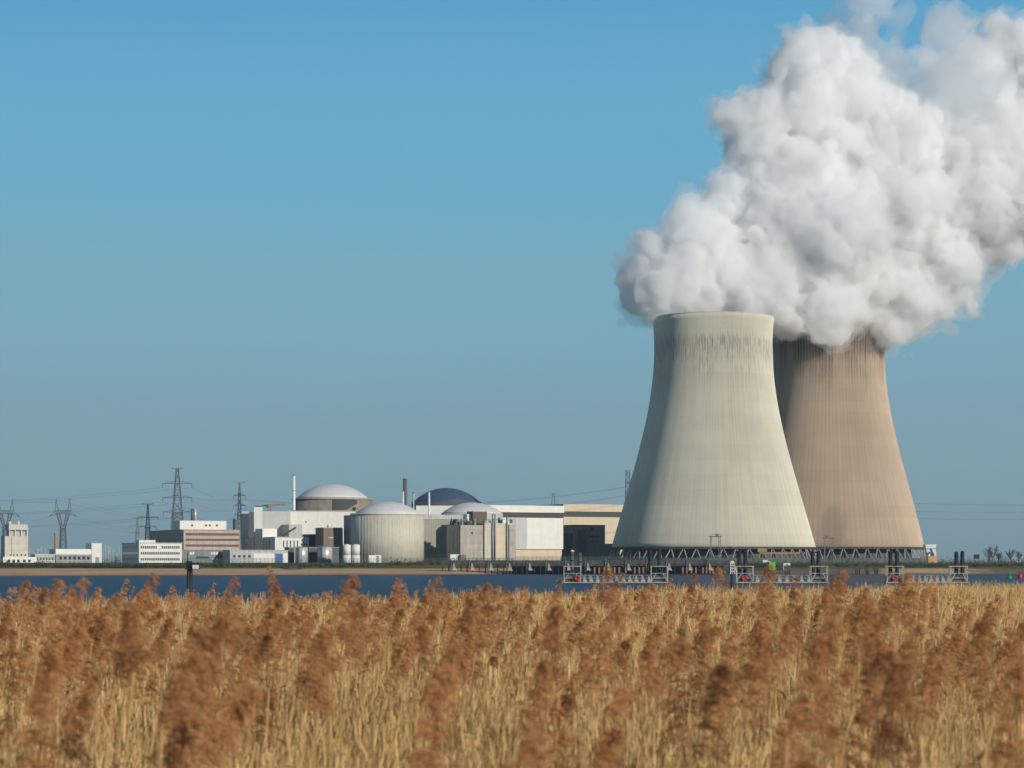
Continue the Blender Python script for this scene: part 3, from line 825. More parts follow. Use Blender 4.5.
crate('container', 'brown container beside the white container below the concrete block', 'container', 460.8, 466, 554.6, 1243, 'brown', 3)
crate('container', 'dark green container on the jetty right of the gantry', 'container', 706, 719, 559.4, 1162, 'dark_green', 4, None, 6.205)
crate('container', 'bright green container on the bank before the pale tower', 'container', 769.2, 775.4, 562.0, 1192, 'green', 3, None, 2.0)
crate('site_hut', 'tan hut on the bank right of the green container', 'hut', 783.5, 790, 563.0, 1192, 'concrete_light', 4, 'grey', 2.0)

# mobile crane with a red boom above the grey halls
Y = 1372; k = Y / F
t = thing('crane', 'red lattice crane jib showing above the white halls', 'crane', (PX(269, Y), Y, GZ))
z0 = ZL(506.5, Y)
mb = MB()
for dx in (-.8, .8):
    for dy in (-.8, .8): mb.bar((dx, dy, 0), (dx, dy, z0), .22)
for i in range(16): mb.bar((-.8, -.8, i * z0 / 16), (.8, -.8, (i + 1) * z0 / 16), .14); mb.bar((.8, .8, i * z0 / 16), (-.8, .8, (i + 1) * z0 / 16), .14)
mb.build('mast', M['crane_red'], t)
mb = MB(); L = 8.6
for i in range(9):
    mb.bar((-1 + i * 1.2, 0, z0 + i * .12), (i * 1.2 + .2, 0, z0 + .9 + i * .1), .28); mb.bar((-1 + i * 1.2, 0, z0 + .9 + i * .1), (i * 1.2 + .2, 0, z0 + i * .12), .28)
mb.bar((-1.5, 0, z0), (9.8, 0, z0 + 1.0), .5); mb.bar((-1, 0, z0 + 1.2), (9.8, 0, z0 + 1.6), .4)
mb.build('jib', M['orange'], t)
MB().box(-2.0, -.4, -.8, .8, z0 - .6, z0 + 1.2).build('cab', M['dark_grey'], t)
MB().box(-4.2, -2.1, -.6, .6, z0 + .1, z0 + 1.0).build('counterweight', M['dark_grey'], t)

# ------------------------------------------------------------------ pylons and lines
def lattice(mb, w0, w1, z0, z1, n, wl=.5, wb=.26):
    """four tapering legs with crossed bracing"""
    lv = [(z0 + (z1 - z0) * (1 - (1 - i / n) ** 1.35), ) for i in range(n + 1)]
    pts = []
    for (z,) in lv:
        h = (w0 + (w1 - w0) * (z - z0) / (z1 - z0)) / 2
        pts.append([(-h, -h, z), (h, -h, z), (h, h, z), (-h, h, z)])
    for i in range(n):
        for q in range(4):
            a, b2 = pts[i], pts[i + 1]; q2 = (q + 1) % 4
            mb.bar(a[q], b2[q], wl)
            mb.bar(a[q], b2[q2], wb); mb.bar(a[q2], b2[q], wb)
            mb.bar(b2[q], b2[q2], wb)
    return mb
def tree_pylon(label, px, Y, ytop, arms, halves, body_px, base_px, m, n=9, rz=0.0, top=True, neck=.25):
    k = Y / F
    t = thing('power_pylon', label, 'pylon', (PX(px, Y), Y, GZ), rz, 'high voltage pylons behind the works')
    H = ZL(ytop, Y)
    za = ZL(arms[-1], Y)
    lattice(lattice(MB(), base_px * k, body_px * k, 0, za, n), body_px * k, body_px * k * neck, za, H, 5, .4, .22).build('lattice_body', m, t)
    tips = []
    for ya, hw in zip(arms, halves):
        z = ZL(ya, Y); h = hw * k
        mb = MB()
        for s in (-1, 1):
            mb.bar((0, -.6, z + 1.8), (s * h, 0, z), .3); mb.bar((0, .6, z + 1.8), (s * h, 0, z), .3)
            mb.bar((0, -.6, z - .2), (s * h, 0, z), .34); mb.bar((0, .6, z - .2), (s * h, 0, z), .34)
            for q in (.3, .6): mb.bar((s * h * q, 0, z - .1), (s * h * (q + .12), 0, z + 1.8 * (1 - q)), .2)
            tips += [Vector((PX(px, Y) + s * h * math.cos(rz), Y + s * h * math.sin(rz), GZ + z - 2.8))]
        mb.build('cross_arm', m, t)
        mb2 = MB()
        for s in (-1, 1): mb2.tube((s * h * .97, 0, z - 2.8), (s * h * .97, 0, z), .16, seg=6)
        mb2.build('insulator', M['dark_grey'], t)
    if top:
        mb = MB(); h = 6.2 * k
        for s in (-1, 1): mb.bar((0, 0, H - 1.6), (s * h, 0, H + .3), .28); mb.bar((0, 0, H), (s * h, 0, H + .3), .3)
        mb.build('earth_wire_arm', m, t)
    return tips
p3 = tree_pylon('tallest dark lattice pylon with three cross arms behind the brick office', 177.3, 1520, 468.3, (483.5, 497.7, 512), (15, 15, 14.5), 9, 15, M['pylon'])
p4 = tree_pylon('small grey lattice pylon left of the tallest pylon', 147.8, 2100, 504, (517.5, 527), (11, 9), 3.6, 6.5, M['pylon_light'])
p5 = tree_pylon('smallest distant lattice pylon with drooping arms above the office block', 137.3, 2350, 518.4, (526, 533), (8, 8), 3, 5.5, M['pylon_light'], 7)
p6 = tree_pylon('slim lattice pylon at the left end of the halls', 239.4, 1750, 482.3, (495.7, 505.5, 515), (6, 6, 5.5), 3.4, 5.5, M['pylon_light'])
p7 = tree_pylon('dark narrow lattice pylon beside the pale cooling tower', 627.7, 1800, 470.5, (483.5, 492, 500), (2.4, 2.6, 2.6), 4.8, 6.0, M['pylon'], 9, 0.0, False, .75)
def waist_pylon(label, px, Y):
    k = Y / F
    t = thing('power_pylon', label, 'pylon', (PX(px, Y), Y, GZ), 0, 'high voltage pylons behind the works')
    zb, zw, za = ZL(536, Y), ZL(528, Y), ZL(513.5, Y)
    mb = lattice(MB(), 8 * k, 4.6 * k, 0, zw, 8, .5, .26)
    for s in (-1, 1):                       # the two branches that open like a V
        for dy in (-.8, .8):
            mb.bar((s * 2.2 * k, dy, zw), (s * 6.5 * k, dy, za), .45); mb.bar((s * .6 * k, dy, zw + 1), (s * 3.2 * k, dy, za), .35)
        for i in range(5):
            q, q2 = i / 5, (i + 1) / 5
            mb.bar((s * (2.2 + 4.3 * q) * k, 0, zw + (za - zw) * q), (s * (.6 + 2.6 * q2) * k, 0, zw + (za - zw) * q2), .24)
            mb.bar((s * (.6 + 2.6 * q) * k, 0, zw + (za - zw) * q), (s * (2.2 + 4.3 * q2) * k, 0, zw + (za - zw) * q2), .24)
    mb.build('lattice_body', M['pylon'], t)
    mb = MB()
    for dy in (-.9, .9):
        mb.bar((-8 * k, dy, za), (8 * k, dy, za), .4); mb.bar((-7 * k, dy, za + 2.2), (7 * k, dy, za + 2.2), .4)
    for i in range(8): mb.bar(((-7 + i * 1.75) * k, 0, za), ((-6.1 + i * 1.75) * k, 0, za + 2.2), .26); mb.bar(((-5.25 + i * 1.75) * k, 0, za), ((-6.1 + i * 1.75) * k, 0, za + 2.2), .26)
    for s in (-1, 1):
        mb.bar((s * 7 * k, 0, za + 2.2), (s * 14.2 * k, 0, za - 2.6), .4); mb.bar((s * 6.5 * k, 0, za - .4), (s * 14.2 * k, 0, za - 2.6), .35)
    mb.build('cross_arm', M['pylon'], t)
    for s in (-1, 1):
        m2 = MB()
        m2.bar((s * 4.6 * k, 0, za + 2.2), (s * 6.9 * k, 0, ZL(499, Y)), .4); m2.bar((s * 8.0 * k, 0, za + 1.6), (s * 6.9 * k, 0, ZL(499, Y)), .4)
        for q in (.3, .6): m2.bar((s * (4.6 + 2.3 * q) * k, 0, za + 2.2 + (ZL(499, Y) - za - 2.2) * q), (s * (8 - 1.1 * q) * k, 0, za + 2.2 + (ZL(499, Y) - za - 2.2) * q), .24)
        m2.build('peak', M['pylon'], t)
    return [Vector((PX(px, Y) + s * 14 * k, Y, GZ + za - 3)) for s in (-1, 1)] + [Vector((PX(px, Y) + s * 6.9 * k, Y, PZ(499, Y))) for s in (-1, 1)]
w1 = waist_pylon('waist pylon with two peaks half cut off at the left edge, behind the silo building', 5.5, 1700)
w2 = waist_pylon('waist pylon with two peaks beside the brick chimney', 63, 1700)

def wire(p, q, sag, r=.055):
    mb = MB(); n = 14; prev = None
    for i in range(n + 1):
        s = i / n; c = p.lerp(q, s); c.z -= sag * 4 * s * (1 - s)
        if prev is not None: mb.tube(prev, c, r, seg=5)
        prev = c
    o = mb.build('power_line', M['cable'])
    return tag(o, 'thin sagging power line strung between the pylons', 'cable', 'power lines between pylons')
off_l = Vector((PX(-160, 1900), 1900, 0)); off_r = Vector((PX(1200, 2200), 2200, 0))
for i in range(0, 6):
    a = p3[i]
    wire(a, Vector((off_l.x + (i % 2) * 20, off_l.y, a.z * 1.06)), 6)
    wire(a, p6[min(i, len(p6) - 1)], 4)
    wire(p6[i], p7[i], 10)
    wire(p7[i], Vector((off_r.x, off_r.y + (i % 2) * 14, p7[i].z * 1.0)), 9)
for i in range(4): wire(w1[i], w2[i], 3); wire(w2[i], Vector((PX(185, 2300), 2300, w2[i].z * .9 + (i % 2) * 3)), 5)

# switchyard posts, light masts
yard = None
random.seed(12)
for i, px in enumerate([30, 33, 37.5, 41, 45, 49.5, 103, 105.5, 108.5, 110, 113, 116, 119, 121]):
    Y = 1330 + random.uniform(-20, 40)
    t = thing('switchyard_post', 'thin pale post of the low switchyard left of the office block', 'post', (PX(px, Y), Y, GZ), 0, 'switchyard posts at the left of the works')
    h = random.uniform(7, 12)
    MB().tube((0, 0, 0), (0, 0, h), .26, .2, 8).build('mast', M['pale_grey'], t)
    MB().tube((-1.2, 0, h - .8), (1.2, 0, h - .8), .14, seg=6).build('cross_bar', M['pale_grey'], t)
random.seed(4)

# ------------------------------------------------------------------ fence, jetty, quay
Y = 1213.5
def fence(label, xa, xb, zf, Y):
    L = PX(xb, Y) - PX(xa, Y)
    t = thing('fence', label, 'fence', (PX(xa, Y), Y, zf))
    n = min(90, int(L / 2.2))
    first = MB().box(-.06, .06, -.06, .06, 0, 2.9).build('post', M['fence'], t)
    for i in range(1, n + 1): dup_part(first, t, (i * L / n, 0, 0))
    mb = MB()
    for z in (.15, .6, 1.05, 1.5, 1.95, 2.4, 2.75): mb.box(0, L, -.012, .012, z, z + .05)
    for i in range(int(L / .45)): mb.box(i * .45, i * .45 + .07, -.011, .011, .1, 2.8)
    mb.build('wire_panel', M['fence'], t)
fence('long green wire fence on the bank before the cream drum', 338, 516, 5.95, 1218)
fence('green wire fence along the jetty edge', 516, 655, 6.9, 1172)
fence('green wire fence on the bank before the low store', 182, 284, 5.95, 1220)

fence('green wire fence on the bank before the two cooling towers', 656, 925, GZ, 1232)
YJ = 1163.0; kJ = YJ / F
xa, xb = PX(436, YJ), PX(731, YJ)
o = MB().box(PX(512, 1171), PX(735, 1171), 1171, 1176, -1.5, 6.85).build('quay_wall', M['quay'])
tag(o, 'dark concrete quay wall behind the piled jetty', 'wall')
t = thing('jetty', 'long dark piled jetty with pale triangular buttresses along the river', 'jetty', (xa, YJ, 0))
L = xb - xa
MB().box(PX(512, YJ) - xa - 38, L, -2.5, 4, 4.6, 6.2).build('deck', M['quay'], t)
MB().box(PX(512, YJ) - xa - 38, L, -2.9, -2.5, 5.4, 7.4).build('parapet', M['quay'], t)
mb = MB()
x0r = PX(512, YJ) - xa - 38
for i in range(60): mb.bar((x0r + i * (L - x0r) / 60, -2.7, 7.4), (x0r + i * (L - x0r) / 60, -2.7, 8.6), .1)
for z in (8.0, 8.55): mb.bar((x0r, -2.7, z), (L, -2.7, z), .1)
mb.build('railing', M['fence'], t)
first = None
for i in range(48):
    x = x0r + 1 + i * (L - x0r - 2) / 47
    if first is None: first = MB().tube((0, 0, -1.5), (0, 0, 4.6), .32, seg=10).build('pile', M['black_steel'], t); first.location = (x, -1.9, 0)
    else: dup_part(first, t, (x, -1.9 + .5 * (i % 2), 0))
first = None
for px in (453, 471, 489.8, 508.5, 528.5, 547.5, 567, 586.5, 607, 627, 647.5, 667.5, 688, 708):
    x = PX(px, YJ) - xa
    if first is None:
        first = MB().prism([(0, 0), (2.3, 0), (1.7, 1.0), (.75, 3.8), (.2, 3.8)], -1.1, 0).build('buttress', M['cream_paint'], t); first.location = (x, -3.0, 2.0)
    else: dup_part(first, t, (x, -3.0, 2.0))
    MB().tube((x - .9, -3.3, 0), (x - .9, -3.3, random.uniform(7.6, 9.4)), .22, seg=8).build('mooring_post', M['steel'], t)
first = None
for px in (594.5, 599, 604, 609, 614.5, 619, 625.5, 634.5, 639, 643, 682.5, 686.5, 691, 695.5, 702.5, 706, 709.5, 712.5):
    x = PX(px, YJ) - xa
    if first is None: first = MB().box(-.42, .42, -.3, .3, .4, 3.6).build('timber_fender', M['timber'], t); first.location = (x, -3.2, 0)
    else: dup_part(first, t, (x, -3.2, 0))
o = MB()
random.seed(21)
for i in range(150):                        # rock armour of the outfall
    x = random.uniform(284, 303); y = random.uniform(1181, 1212); s = random.uniform(.5, 1.4)
    zc = (y - 1178) * .125 + .3
    pts = [(PX(x, y) + s * random.uniform(.5, 1) * dx, y + s * random.uniform(.5, 1) * dy, zc + s * random.uniform(.4, .8) * dz) for dx in (-1, 1) for dy in (-1, 1) for dz in (-1, 1)]
    o.add(pts, [(0, 1, 3, 2), (4, 6, 7, 5), (0, 4, 5, 1), (2, 3, 7, 6), (0, 2, 6, 4), (1, 5, 7, 3)])
tag(o.build('rock_armour', M['rock']), 'dark rock armour round the outfall on the beach', 'rocks', kind='stuff')
t = thing('outfall_channel', 'dark concrete outfall cut into the beach', 'channel', (PX(293.5, 1190), 1190, 0))
MB().prism([(-4.6, -1), (4.6, -1), (3.4, 3.2), (-3.4, 3.2)], -9, 18).build('apron', M['rock'], t)
for s in (-1, 1): MB().bar((s * 4.2, -8, .6), (s * 3.0, 18, 5.2), .7).build('side_wall', M['quay'], t)

for px, yt, w, lab in ((787, 565.5, 5.5, 'dark square mooring dolphin in the water behind the middle floating pier'), (857.5, 566.5, 5.0, 'dark broad mooring dolphin, leftmost of the three before the tan tower'), (867, 567, 2.6, 'dark slim mooring dolphin, middle of the three before the tan tower'), (876, 566.6, 4.2, 'dark mooring dolphin, rightmost of the three before the tan tower')):
    Y = 1150.0; k = Y / F
    t = thing('mooring_dolphin', lab, 'mooring dolphin', (PX(px, Y), Y, -1.5), 0, 'dark mooring dolphins by the right bank')
    h = PZ(yt, Y) + 1.5; hw = w * k / 2
    MB().box(-hw, hw, -1.2, 1.2, h - 2.2, h).build('cap', M['quay'], t)
    for x in (-hw * .75, 0, hw * .75): MB().tube((x, -.7, 0), (x, -.7, h - 2.203), .34, seg=10).build('pile', M['black_steel'], t)
    MB().tube((0, 0, h), (0, 0, h + .7), .3, .36, 10).build('bollard', M['black_steel'], t)

def gantry(label, x0, x1, ytop, Y, zb, cab):
    k = Y / F
    t = thing('gantry', label, 'gantry', (PX((x0 + x1) / 2, Y), Y, zb))
    w = (x1 - x0) * k / 2; h = PZ(ytop, Y) - zb
    for s in (-1, 1):
        mb = MB()
        mb.bar((s * w, -1.2, 0), (s * w * .82, -1.2, h), .3); mb.bar((s * w * .68, 1.2, 0), (s * w * .62, 1.2, h), .3)
        for q in (.2, .4, .6, .8): mb.bar((s * w * .98, -1.2, h * q), (s * w * .66, 1.2, h * q), .22)
        mb.build('frame_leg', M['steel'], t)
    MB().box(-w * 1.05, w * 1.05, -1.5, 1.5, h, h + .5).build('platform', M['pylon'], t)
    MB().box(cab * w - .6, cab * w + .8, -.6, .6, h + .503, h + 1.7).build('winch', M['brown'], t)
    mb = MB(); mb.bar((-w, -1.4, h + 1.3), (w, -1.4, h + 1.3), .1)
    for i in range(5): mb.bar((-w + i * w / 2, -1.4, h + .5), (-w + i * w / 2, -1.4, h + 1.3), .1)
    mb.build('railing', M['steel'], t)
gantry('steel gantry standing on the jetty before the pale cooling tower', 709.4, 721, 537, 1166, 6.2, .3)
gantry('steel gantry standing before the foot of the tan cooling tower', 823.6, 833.2, 538.6, 1235, GZ, -.4)

# orange pipe bridge and yellow machine before the tower foot
Y = 1345; k = Y / F
t = thing('pipe_bridge', 'orange brown pipe bridge before the pale tower legs', 'pipe bridge', (PX(760, Y), Y, GZ))
L = 40 * k
MB().box(0, L, -.8, .8, ZL(554, Y), ZL(552, Y)).build('pipe_deck', M['orange'], t)
for i in range(6): MB().box(i * L / 5 - .2, i * L / 5 + .2, -.3, .3, 0, ZL(554, Y) - .003).build('support', M['steel'], t)
MB().box(-1.5, 4.2, -1.2, 1.2, ZL(551.9, Y), ZL(548.4, Y)).build('control_box', mat('ochre_paint', (0.34, 0.24, 0.10), .6), t)
def van(label, px, Y, z, col, s=1.0):
    t = thing('parked_van', label, 'van', (PX(px, Y), Y, z))
    t.scale = (s, s, s)
    MB().prism([(0, .35), (5.0, .35), (5.0, 1.1), (4.3, 1.35), (3.7, 2.2), (.1, 2.3), (0, 1.2)], -.95, .95).build('body', M[col], t)
    MB().prism([(3.72, 1.35), (4.2, 1.35), (3.65, 2.0), (3.0, 2.0), (3.0, 1.35)], -.97, -.952).build('window', M['glass'], t)
    for x in (.95, 4.0):
        for yy in (-.9, .9): MB().tube((x, yy - .1, .36), (x, yy + .1, .36), .36, seg=16).build('wheel', M['black_steel'], t)
van('white van parked on the bank before the pale tower', 762.6, 1222, 5.6, 'white_paint', .9)

# right bank: control cabin, sign, trees
Y = 1420; k = Y / F
t = thing('signal_station', 'white angular station with a blue arc and orange base right of the tan tower', 'building', (PX(930, Y), Y, GZ))
MB().prism([(-5 * k, ZL(548.5, Y)), (-6 * k, ZL(544.5, Y)), (5.3 * k, ZL(544.5, Y)), (4.4 * k, ZL(548.2, Y))], -4, 4).build('head', M['white_paint'], t)
MB().prism([(-3.8 * k, 0), (-3.6 * k, ZL(554, Y)), (-4.6 * k, ZL(548.6, Y)), (-1.8 * k, ZL(548.6, Y)), (-.8 * k, ZL(553, Y)), (-.6 * k, 0)], -3, 3).build('neck', M['white_paint'], t)
MB().prism([(1.6 * k, 0), (2.0 * k, ZL(551, Y)), (.6 * k, ZL(548.6, Y)), (4.2 * k, ZL(548.6, Y)), (5.4 * k, ZL(552, Y)), (5.6 * k, 0)], -3, 3).build('neck', M['white_paint'], t)
arc = [(math.cos(a) * 3.6 * k - .2 * k, ZL(555.5, Y) + math.sin(a) * 4.0 * k) for a in np.linspace(0, math.pi, 12)]
arc += [(math.cos(a) * 2.4 * k - .2 * k, ZL(555.5, Y) + math.sin(a) * 2.6 * k) for a in np.linspace(math.pi, 0, 12)]
MB().prism(arc, -4.2, -3.1).build('blue_arc', M['blue'], t)
MB().box(-3.2 * k, 6 * k, -4.5, 3.5, 0, ZL(556, Y)).build('base', mat('pale_orange_paint', (.55, .30, .17), .6), t)
Y = 1300; k = Y / F
t = thing('sign_board', 'dark sign board on two posts on the right bank', 'sign', (PX(976.5, Y), Y, GZ))
MB().box(-2.8 * k, 2.8 * k, -.2, .2, ZL(558.8, Y), ZL(554.4, Y)).build('board', M['black_steel'], t)
for s in (-1, 1): MB().box(s * 1.9 * k - .2, s * 1.9 * k + .2, .2, .5, 0, ZL(555, Y)).build('post', M['pylon'], t)

def bare_tree(label, px, Y, ytop, spread, seed):
    rnd = random.Random(seed)
    t = thing('bare_tree', label, 'tree', (PX(px, Y), Y, GZ), 0, 'bare trees on the right bank')
    H = ZL(ytop, Y)
    MB().tube((0, 0, 0), (0, 0, H * .45), .28, .2, 8).build('trunk', M['bark'], t)
    mb = MB()
    def grow(p, d, L, w, lev):
        q = p + d * L
        mb.bar(p, q, w, w * .65)
        if lev == 0: return
        for _ in range(3 if lev > 1 else 6):
            nd = (d + Vector((rnd.gauss(0, .34), rnd.gauss(0, .34), rnd.uniform(.0, .5)))).normalized()
            grow(p + d * L * rnd.uniform(.45, 1), nd, L * rnd.uniform(.55, .8), w * .6, lev - 1)
    for i in range(8):
        a = rnd.uniform(0, 6.28)
        grow(Vector((0, 0, H * rnd.uniform(.06, .4))), Vector((math.cos(a) * spread, math.sin(a) * spread, 1)).normalized(), H * .27, .24, 4)
    mb.build('crown', M['twig'], t)
M['bark'] = mat('grey_bark', (0.09, 0.08, 0.075), .9)
M['twig'] = mat('bare_twigs', (0.13, 0.11, 0.105), .9)
tl = ['tall bare tree behind the big plume on the right bank', 'bare tree just right of the tall bare tree', 'low bare tree at the end of the right group', 'rounded bare tree near the right edge', 'small bare tree at the right edge']
for (px, Y, yt, sp, sd), lab in zip(((988, 1500, 544.5, .5, 1), (993, 1520, 545.5, .55, 2), (998.5, 1560, 550, .6, 3), (1011, 1480, 548, .6, 4), (1019, 1600, 551, .6, 5)), tl):
    bare_tree(lab, px, Y, yt, sp, sd)

# low bushes along the crest (a mass nobody could count)
def scrub(name, label, spans, m, seed, hmax=2.4):
    r2 = np.random.default_rng(seed)
    V, Fc = [], []
    for (pa, pb, Ya, Yb, z0, dens, hm) in spans:
        n = int((pb - pa) * dens)
        X = r2.uniform(pa, pb, n); Yy = r2.uniform(Ya, Yb, n)
        for x, y in zip(X, Yy):
            cx = PX(x, y); s = r2.uniform(.5, 1.3); hh = hm * r2.uniform(.4, 1)
            for _ in range(26):
                c = np.array([cx, y, z0]) + np.array([r2.normal(0, s * .8), r2.normal(0, s * .6), abs(r2.normal(0, .45)) * hh])
                d = r2.normal(0, .28, (3, 3))
                b0 = len(V); V += [tuple(c + d[0]), tuple(c + d[1]), tuple(c + d[2] + np.array([0, 0, .25]))]; Fc.append((b0, b0 + 1, b0 + 2))
    me = bpy.data.meshes.new(name); me.from_pydata(V, [], Fc); me.materials.append(m)
    o = bpy.data.objects.new(name, me); link(o); tag(o, label, 'undergrowth', kind='stuff')
M['scrub_brown'] = mat('brown_scrub', (0.085, 0.07, 0.05), .9)
M['scrub_green'] = mat('green_scrub', (0.06, 0.08, 0.04), .9)
scrub('undergrowth', 'dark brown scrub along the crest before the concrete blocks', [(392, 516, 1207, 1217, 4.6, 2.2, 3.4), (0, 46, 1208, 1217, 5.0, 1.2, 2.2)], M['scrub_brown'], 5)
scrub('ground_cover', 'rough green growth along the crest of the bank', [(0, 395, 1205, 1218, 4.2, 1.7, 2.0), (735, 1100, 1204, 1222, 4.2, 1.8, 2.2)], M['scrub_green'], 6)
scrub('far_thicket', 'low blurred thicket on the right bank horizon', [(925, 1100, 1480, 1900, GZ, 1.6, 6.5), (740, 925, 1260, 1330, GZ, 0.5, 2.5)], M['twig'], 8)
scrub('far_woods', 'low far woods on the left horizon behind the works', [(-20, 130, 1700, 2100, GZ, 2.2, 12.0)], M['twig'], 9)

# ------------------------------------------------------------------ floating piers and piles in the river
YP = 673.0; kP = YP / F
def pontoon(label, xl, xr, tri_n):
    t = thing('floating_pier', label, 'pontoon', (PX(xl, YP), YP, 0), 0, 'white floating piers in the river')
    L = (xr - xl) * kP
    MB().box(-.3, L + .3, -1.4, 1.4, -.5, .35).build('float', M['quay'], t)
    MB().box(-.35, L + .35, -1.5, -1.403, .05, .33).build('fender_strip', M['cream_paint'], t)
    H = ZL(566.3, YP) + GZ
    for x0, x1 in ((0, 5.4), (L - 5.4, L)):
        mb = MB()
        for x in (x0 + .15, x1 - .15):
            for yy in (-1.2, 1.2): mb.bar((x, yy, .35), (x, yy, H), .22)
        for z in (H, H * .58, H * .3):
            for yy in (-1.2, 1.2): mb.bar((x0, yy, z), (x1, yy, z), .26 if z == H else .17)
        mb.bar((x0 + .15, -1.2, .4), (x0 + 1.6, -1.2, H * .58), .2); mb.bar((x1 - .15, -1.2, .4), (x1 - 1.6, -1.2, H * .58), .2)
        mb.build('end_frame', M['pier_paint'], t)
        MB().box(x0 + .3, x1 - .3, -.2, .9, .353, H * .45).build('winch_box', M['dark_grey'], t)
    first = None
    for i in range(tri_n):
        x = 5.9 + i * (L - 12.4) / max(1, tri_n - 1)
        if first is None:
            first = MB().prism([(0, 0), (1.5, 0), (.7, 1.8), (.3, 1.8)], -.25, .25).build('bracket', M['pier_paint'], t); first.location = (x, -1.0, .353)
        else: dup_part(first, t, (x, -1.0, .353))
    mb = MB()
    mb.bar((5.4, .9, 2.4), (L - 5.4, .9, 2.4), .12); mb.bar((5.4, .9, 1.5), (L - 5.4, .9, 1.5), .1)
    for i in range(9): mb.bar((5.4 + i * (L - 10.8) / 8, .9, .35), (5.4 + i * (L - 10.8) / 8, .9, 2.4), .12)
    mb.build('walkway_rail', M['cream_paint'], t)
    return t
pon = [('white framed floating pier before the dark jetty, at the pale tower left foot', 563.5, 668, 11, 577), ('white framed floating pier before the green container', 736, 827.5, 8, 744), ('white framed floating pier before the tan tower right foot', 886, 967, 8, 894)]
rl = ['red life ring on the floating pier before the dark jetty', 'red life ring on the floating pier before the green container', 'red life ring on the floating pier farthest right']
for (lab, a, b2, n, rp), rlab in zip(pon, rl):
    pontoon(lab, a, b2, n)
    o = MB()
    R1, r1 = .62, .26
    vs, fs = [], []
    for i in range(24):
        for j in range(10):
            A, Bq = 2 * math.pi * i / 24, 2 * math.pi * j / 10
            vs.append(((R1 + r1 * math.cos(Bq)) * math.cos(A), r1 * math.sin(Bq), (R1 + r1 * math.cos(Bq)) * math.sin(A)))
            fs.append((i * 10 + j, ((i + 1) % 24) * 10 + j, ((i + 1) % 24) * 10 + (j + 1) % 10, i * 10 + (j + 1) % 10))
    o = o.add(vs, fs, True).build('life_ring', M['red']); o.location = (PX(rp, YP), YP - 1.6, PZ(578, YP)); tag(o, rlab, 'life ring', 'red life rings on the piers')
pl = [(572.3, 551.5, 'grey steel mooring pile with white tip at the left end of the leftmost floating pier'), (580, 553, 'grey steel mooring pile second from the left, on the leftmost floating pier'),
      (650.2, 550, 'dark mooring pile, left of the pair at the right end of the leftmost floating pier'), (659.3, 549.5, 'dark mooring pile right of the pair at the right end of the leftmost floating pier'),
      (739.3, 551.8, 'dark mooring pile, left of the pair over the middle floating pier left frame'), (745.3, 551, 'dark mooring pile, right of the pair above the middle floating pier left frame'),
      (812.5, 552, 'dark mooring pile, left of the pair at the middle floating pier right frame'), (818.3, 552, 'dark mooring pile with hooked top at the middle floating pier right frame'),
      (890.5, 552.6, 'dark mooring pile, left of the pair at the rightmost floating pier left frame'), (897, 552.2, 'dark mooring pile, right of the pair at the rightmost floating pier left frame'),
      (956.3, 553, 'dark mooring pile, left of the pair at the rightmost floating pier right frame'), (962.3, 552.4, 'dark mooring pile, right of the pair at the rightmost floating pier right frame')]
for i, (px, yt, lab) in enumerate(pl):
    t = thing('mooring_pile', lab, 'pile', (PX(px, YP + 1.9), YP + 1.9, -2), 0, 'mooring piles of the floating piers')
    h = PZ(yt, YP + 1.9) + 2
    MB().tube((0, 0, 0), (0, 0, h), .60, seg=16).build('shaft', M['dark_grey'] if i < 2 else M['black_steel'], t)
    MB().lathe([(.62, h + .003), (.62, h + .2), (.15, h + .5)], 16).build('cap', M['white_paint'] if i == 0 else M['black_steel'], t)
    for q in (.75, .9): MB().lathe([(.61, h * q), (.72, h * q), (.72, h * q + .25), (.61, h * q + .25)], 16, closed=True, smooth=False).build('collar', M['black_steel'], t)
    if i == 7: MB().bar((-.1, 0, h + .2), (-1.6, 0, h - .5), .35).build('hook', M['black_steel'], t)

# near beacon on a steel pile
Y = 353.0; k = Y / F
t = thing('beacon_post', 'dark river beacon on a thick pile with a small white panel and antenna', 'beacon', (PX(189.8, Y), Y, -2.5))
zz = lambda py: PZ(py, Y) + 2.5
MB().tube((0, 0, 0), (0, 0, zz(569.2)), 2.9 * k, seg=24).build('pile', M['black_steel'], t)
MB().box(-4.2 * k, 9.6 * k, -1.1, 1.1, zz(569.2), zz(568.2)).build('platform', M['black_steel'], t)
MB().box(-3.0 * k, 2.2 * k, -.5, .5, zz(568.2), zz(561)).build('equipment_box', M['black_steel'], t)
MB().box(2.3 * k, 9.4 * k, -.3, .6, zz(565), zz(562.6)).build('lamp_housing', M['black_steel'], t)
MB().box(3.9 * k, 9.8 * k, -1.3, -.8, zz(568.8), zz(564.9)).build('white_panel', M['white_paint'], t)
MB().tube((-2.2 * k, 0, zz(561)), (-2.2 * k, 0, zz(551.8)), .09, .06, 8).build('antenna', M['black_steel'], t)
mb = MB()
for x in (-4, 0, 3, 6, 9.3): mb.bar((x * k, -1.05, zz(568.2)), (x * k, -1.05, zz(563)), .05)
for py in (563, 565.5): mb.bar((-4 * k, -1.05, zz(py)), (9.3 * k, -1.05, zz(py)), .05)
mb.build('guard_rail', M['black_steel'], t)
mb = MB()
for s in (-.22, .22): mb.bar((s + .1, -2.9 * k - .12, .5), (s + .1, -2.9 * k - .12, zz(569)), .06)
for i in range(22): mb.bar((-.12, -2.9 * k - .12, .8 + i * .3), (.32, -2.9 * k - .12, .8 + i * .3), .04)
mb.build('ladder', M['steel'], t)
Y = 543.0; k = Y / F
t = thing('beacon_post', 'black pile with a white ladder cage beside the middle floating pier', 'beacon', (PX(732, Y), Y, -2))
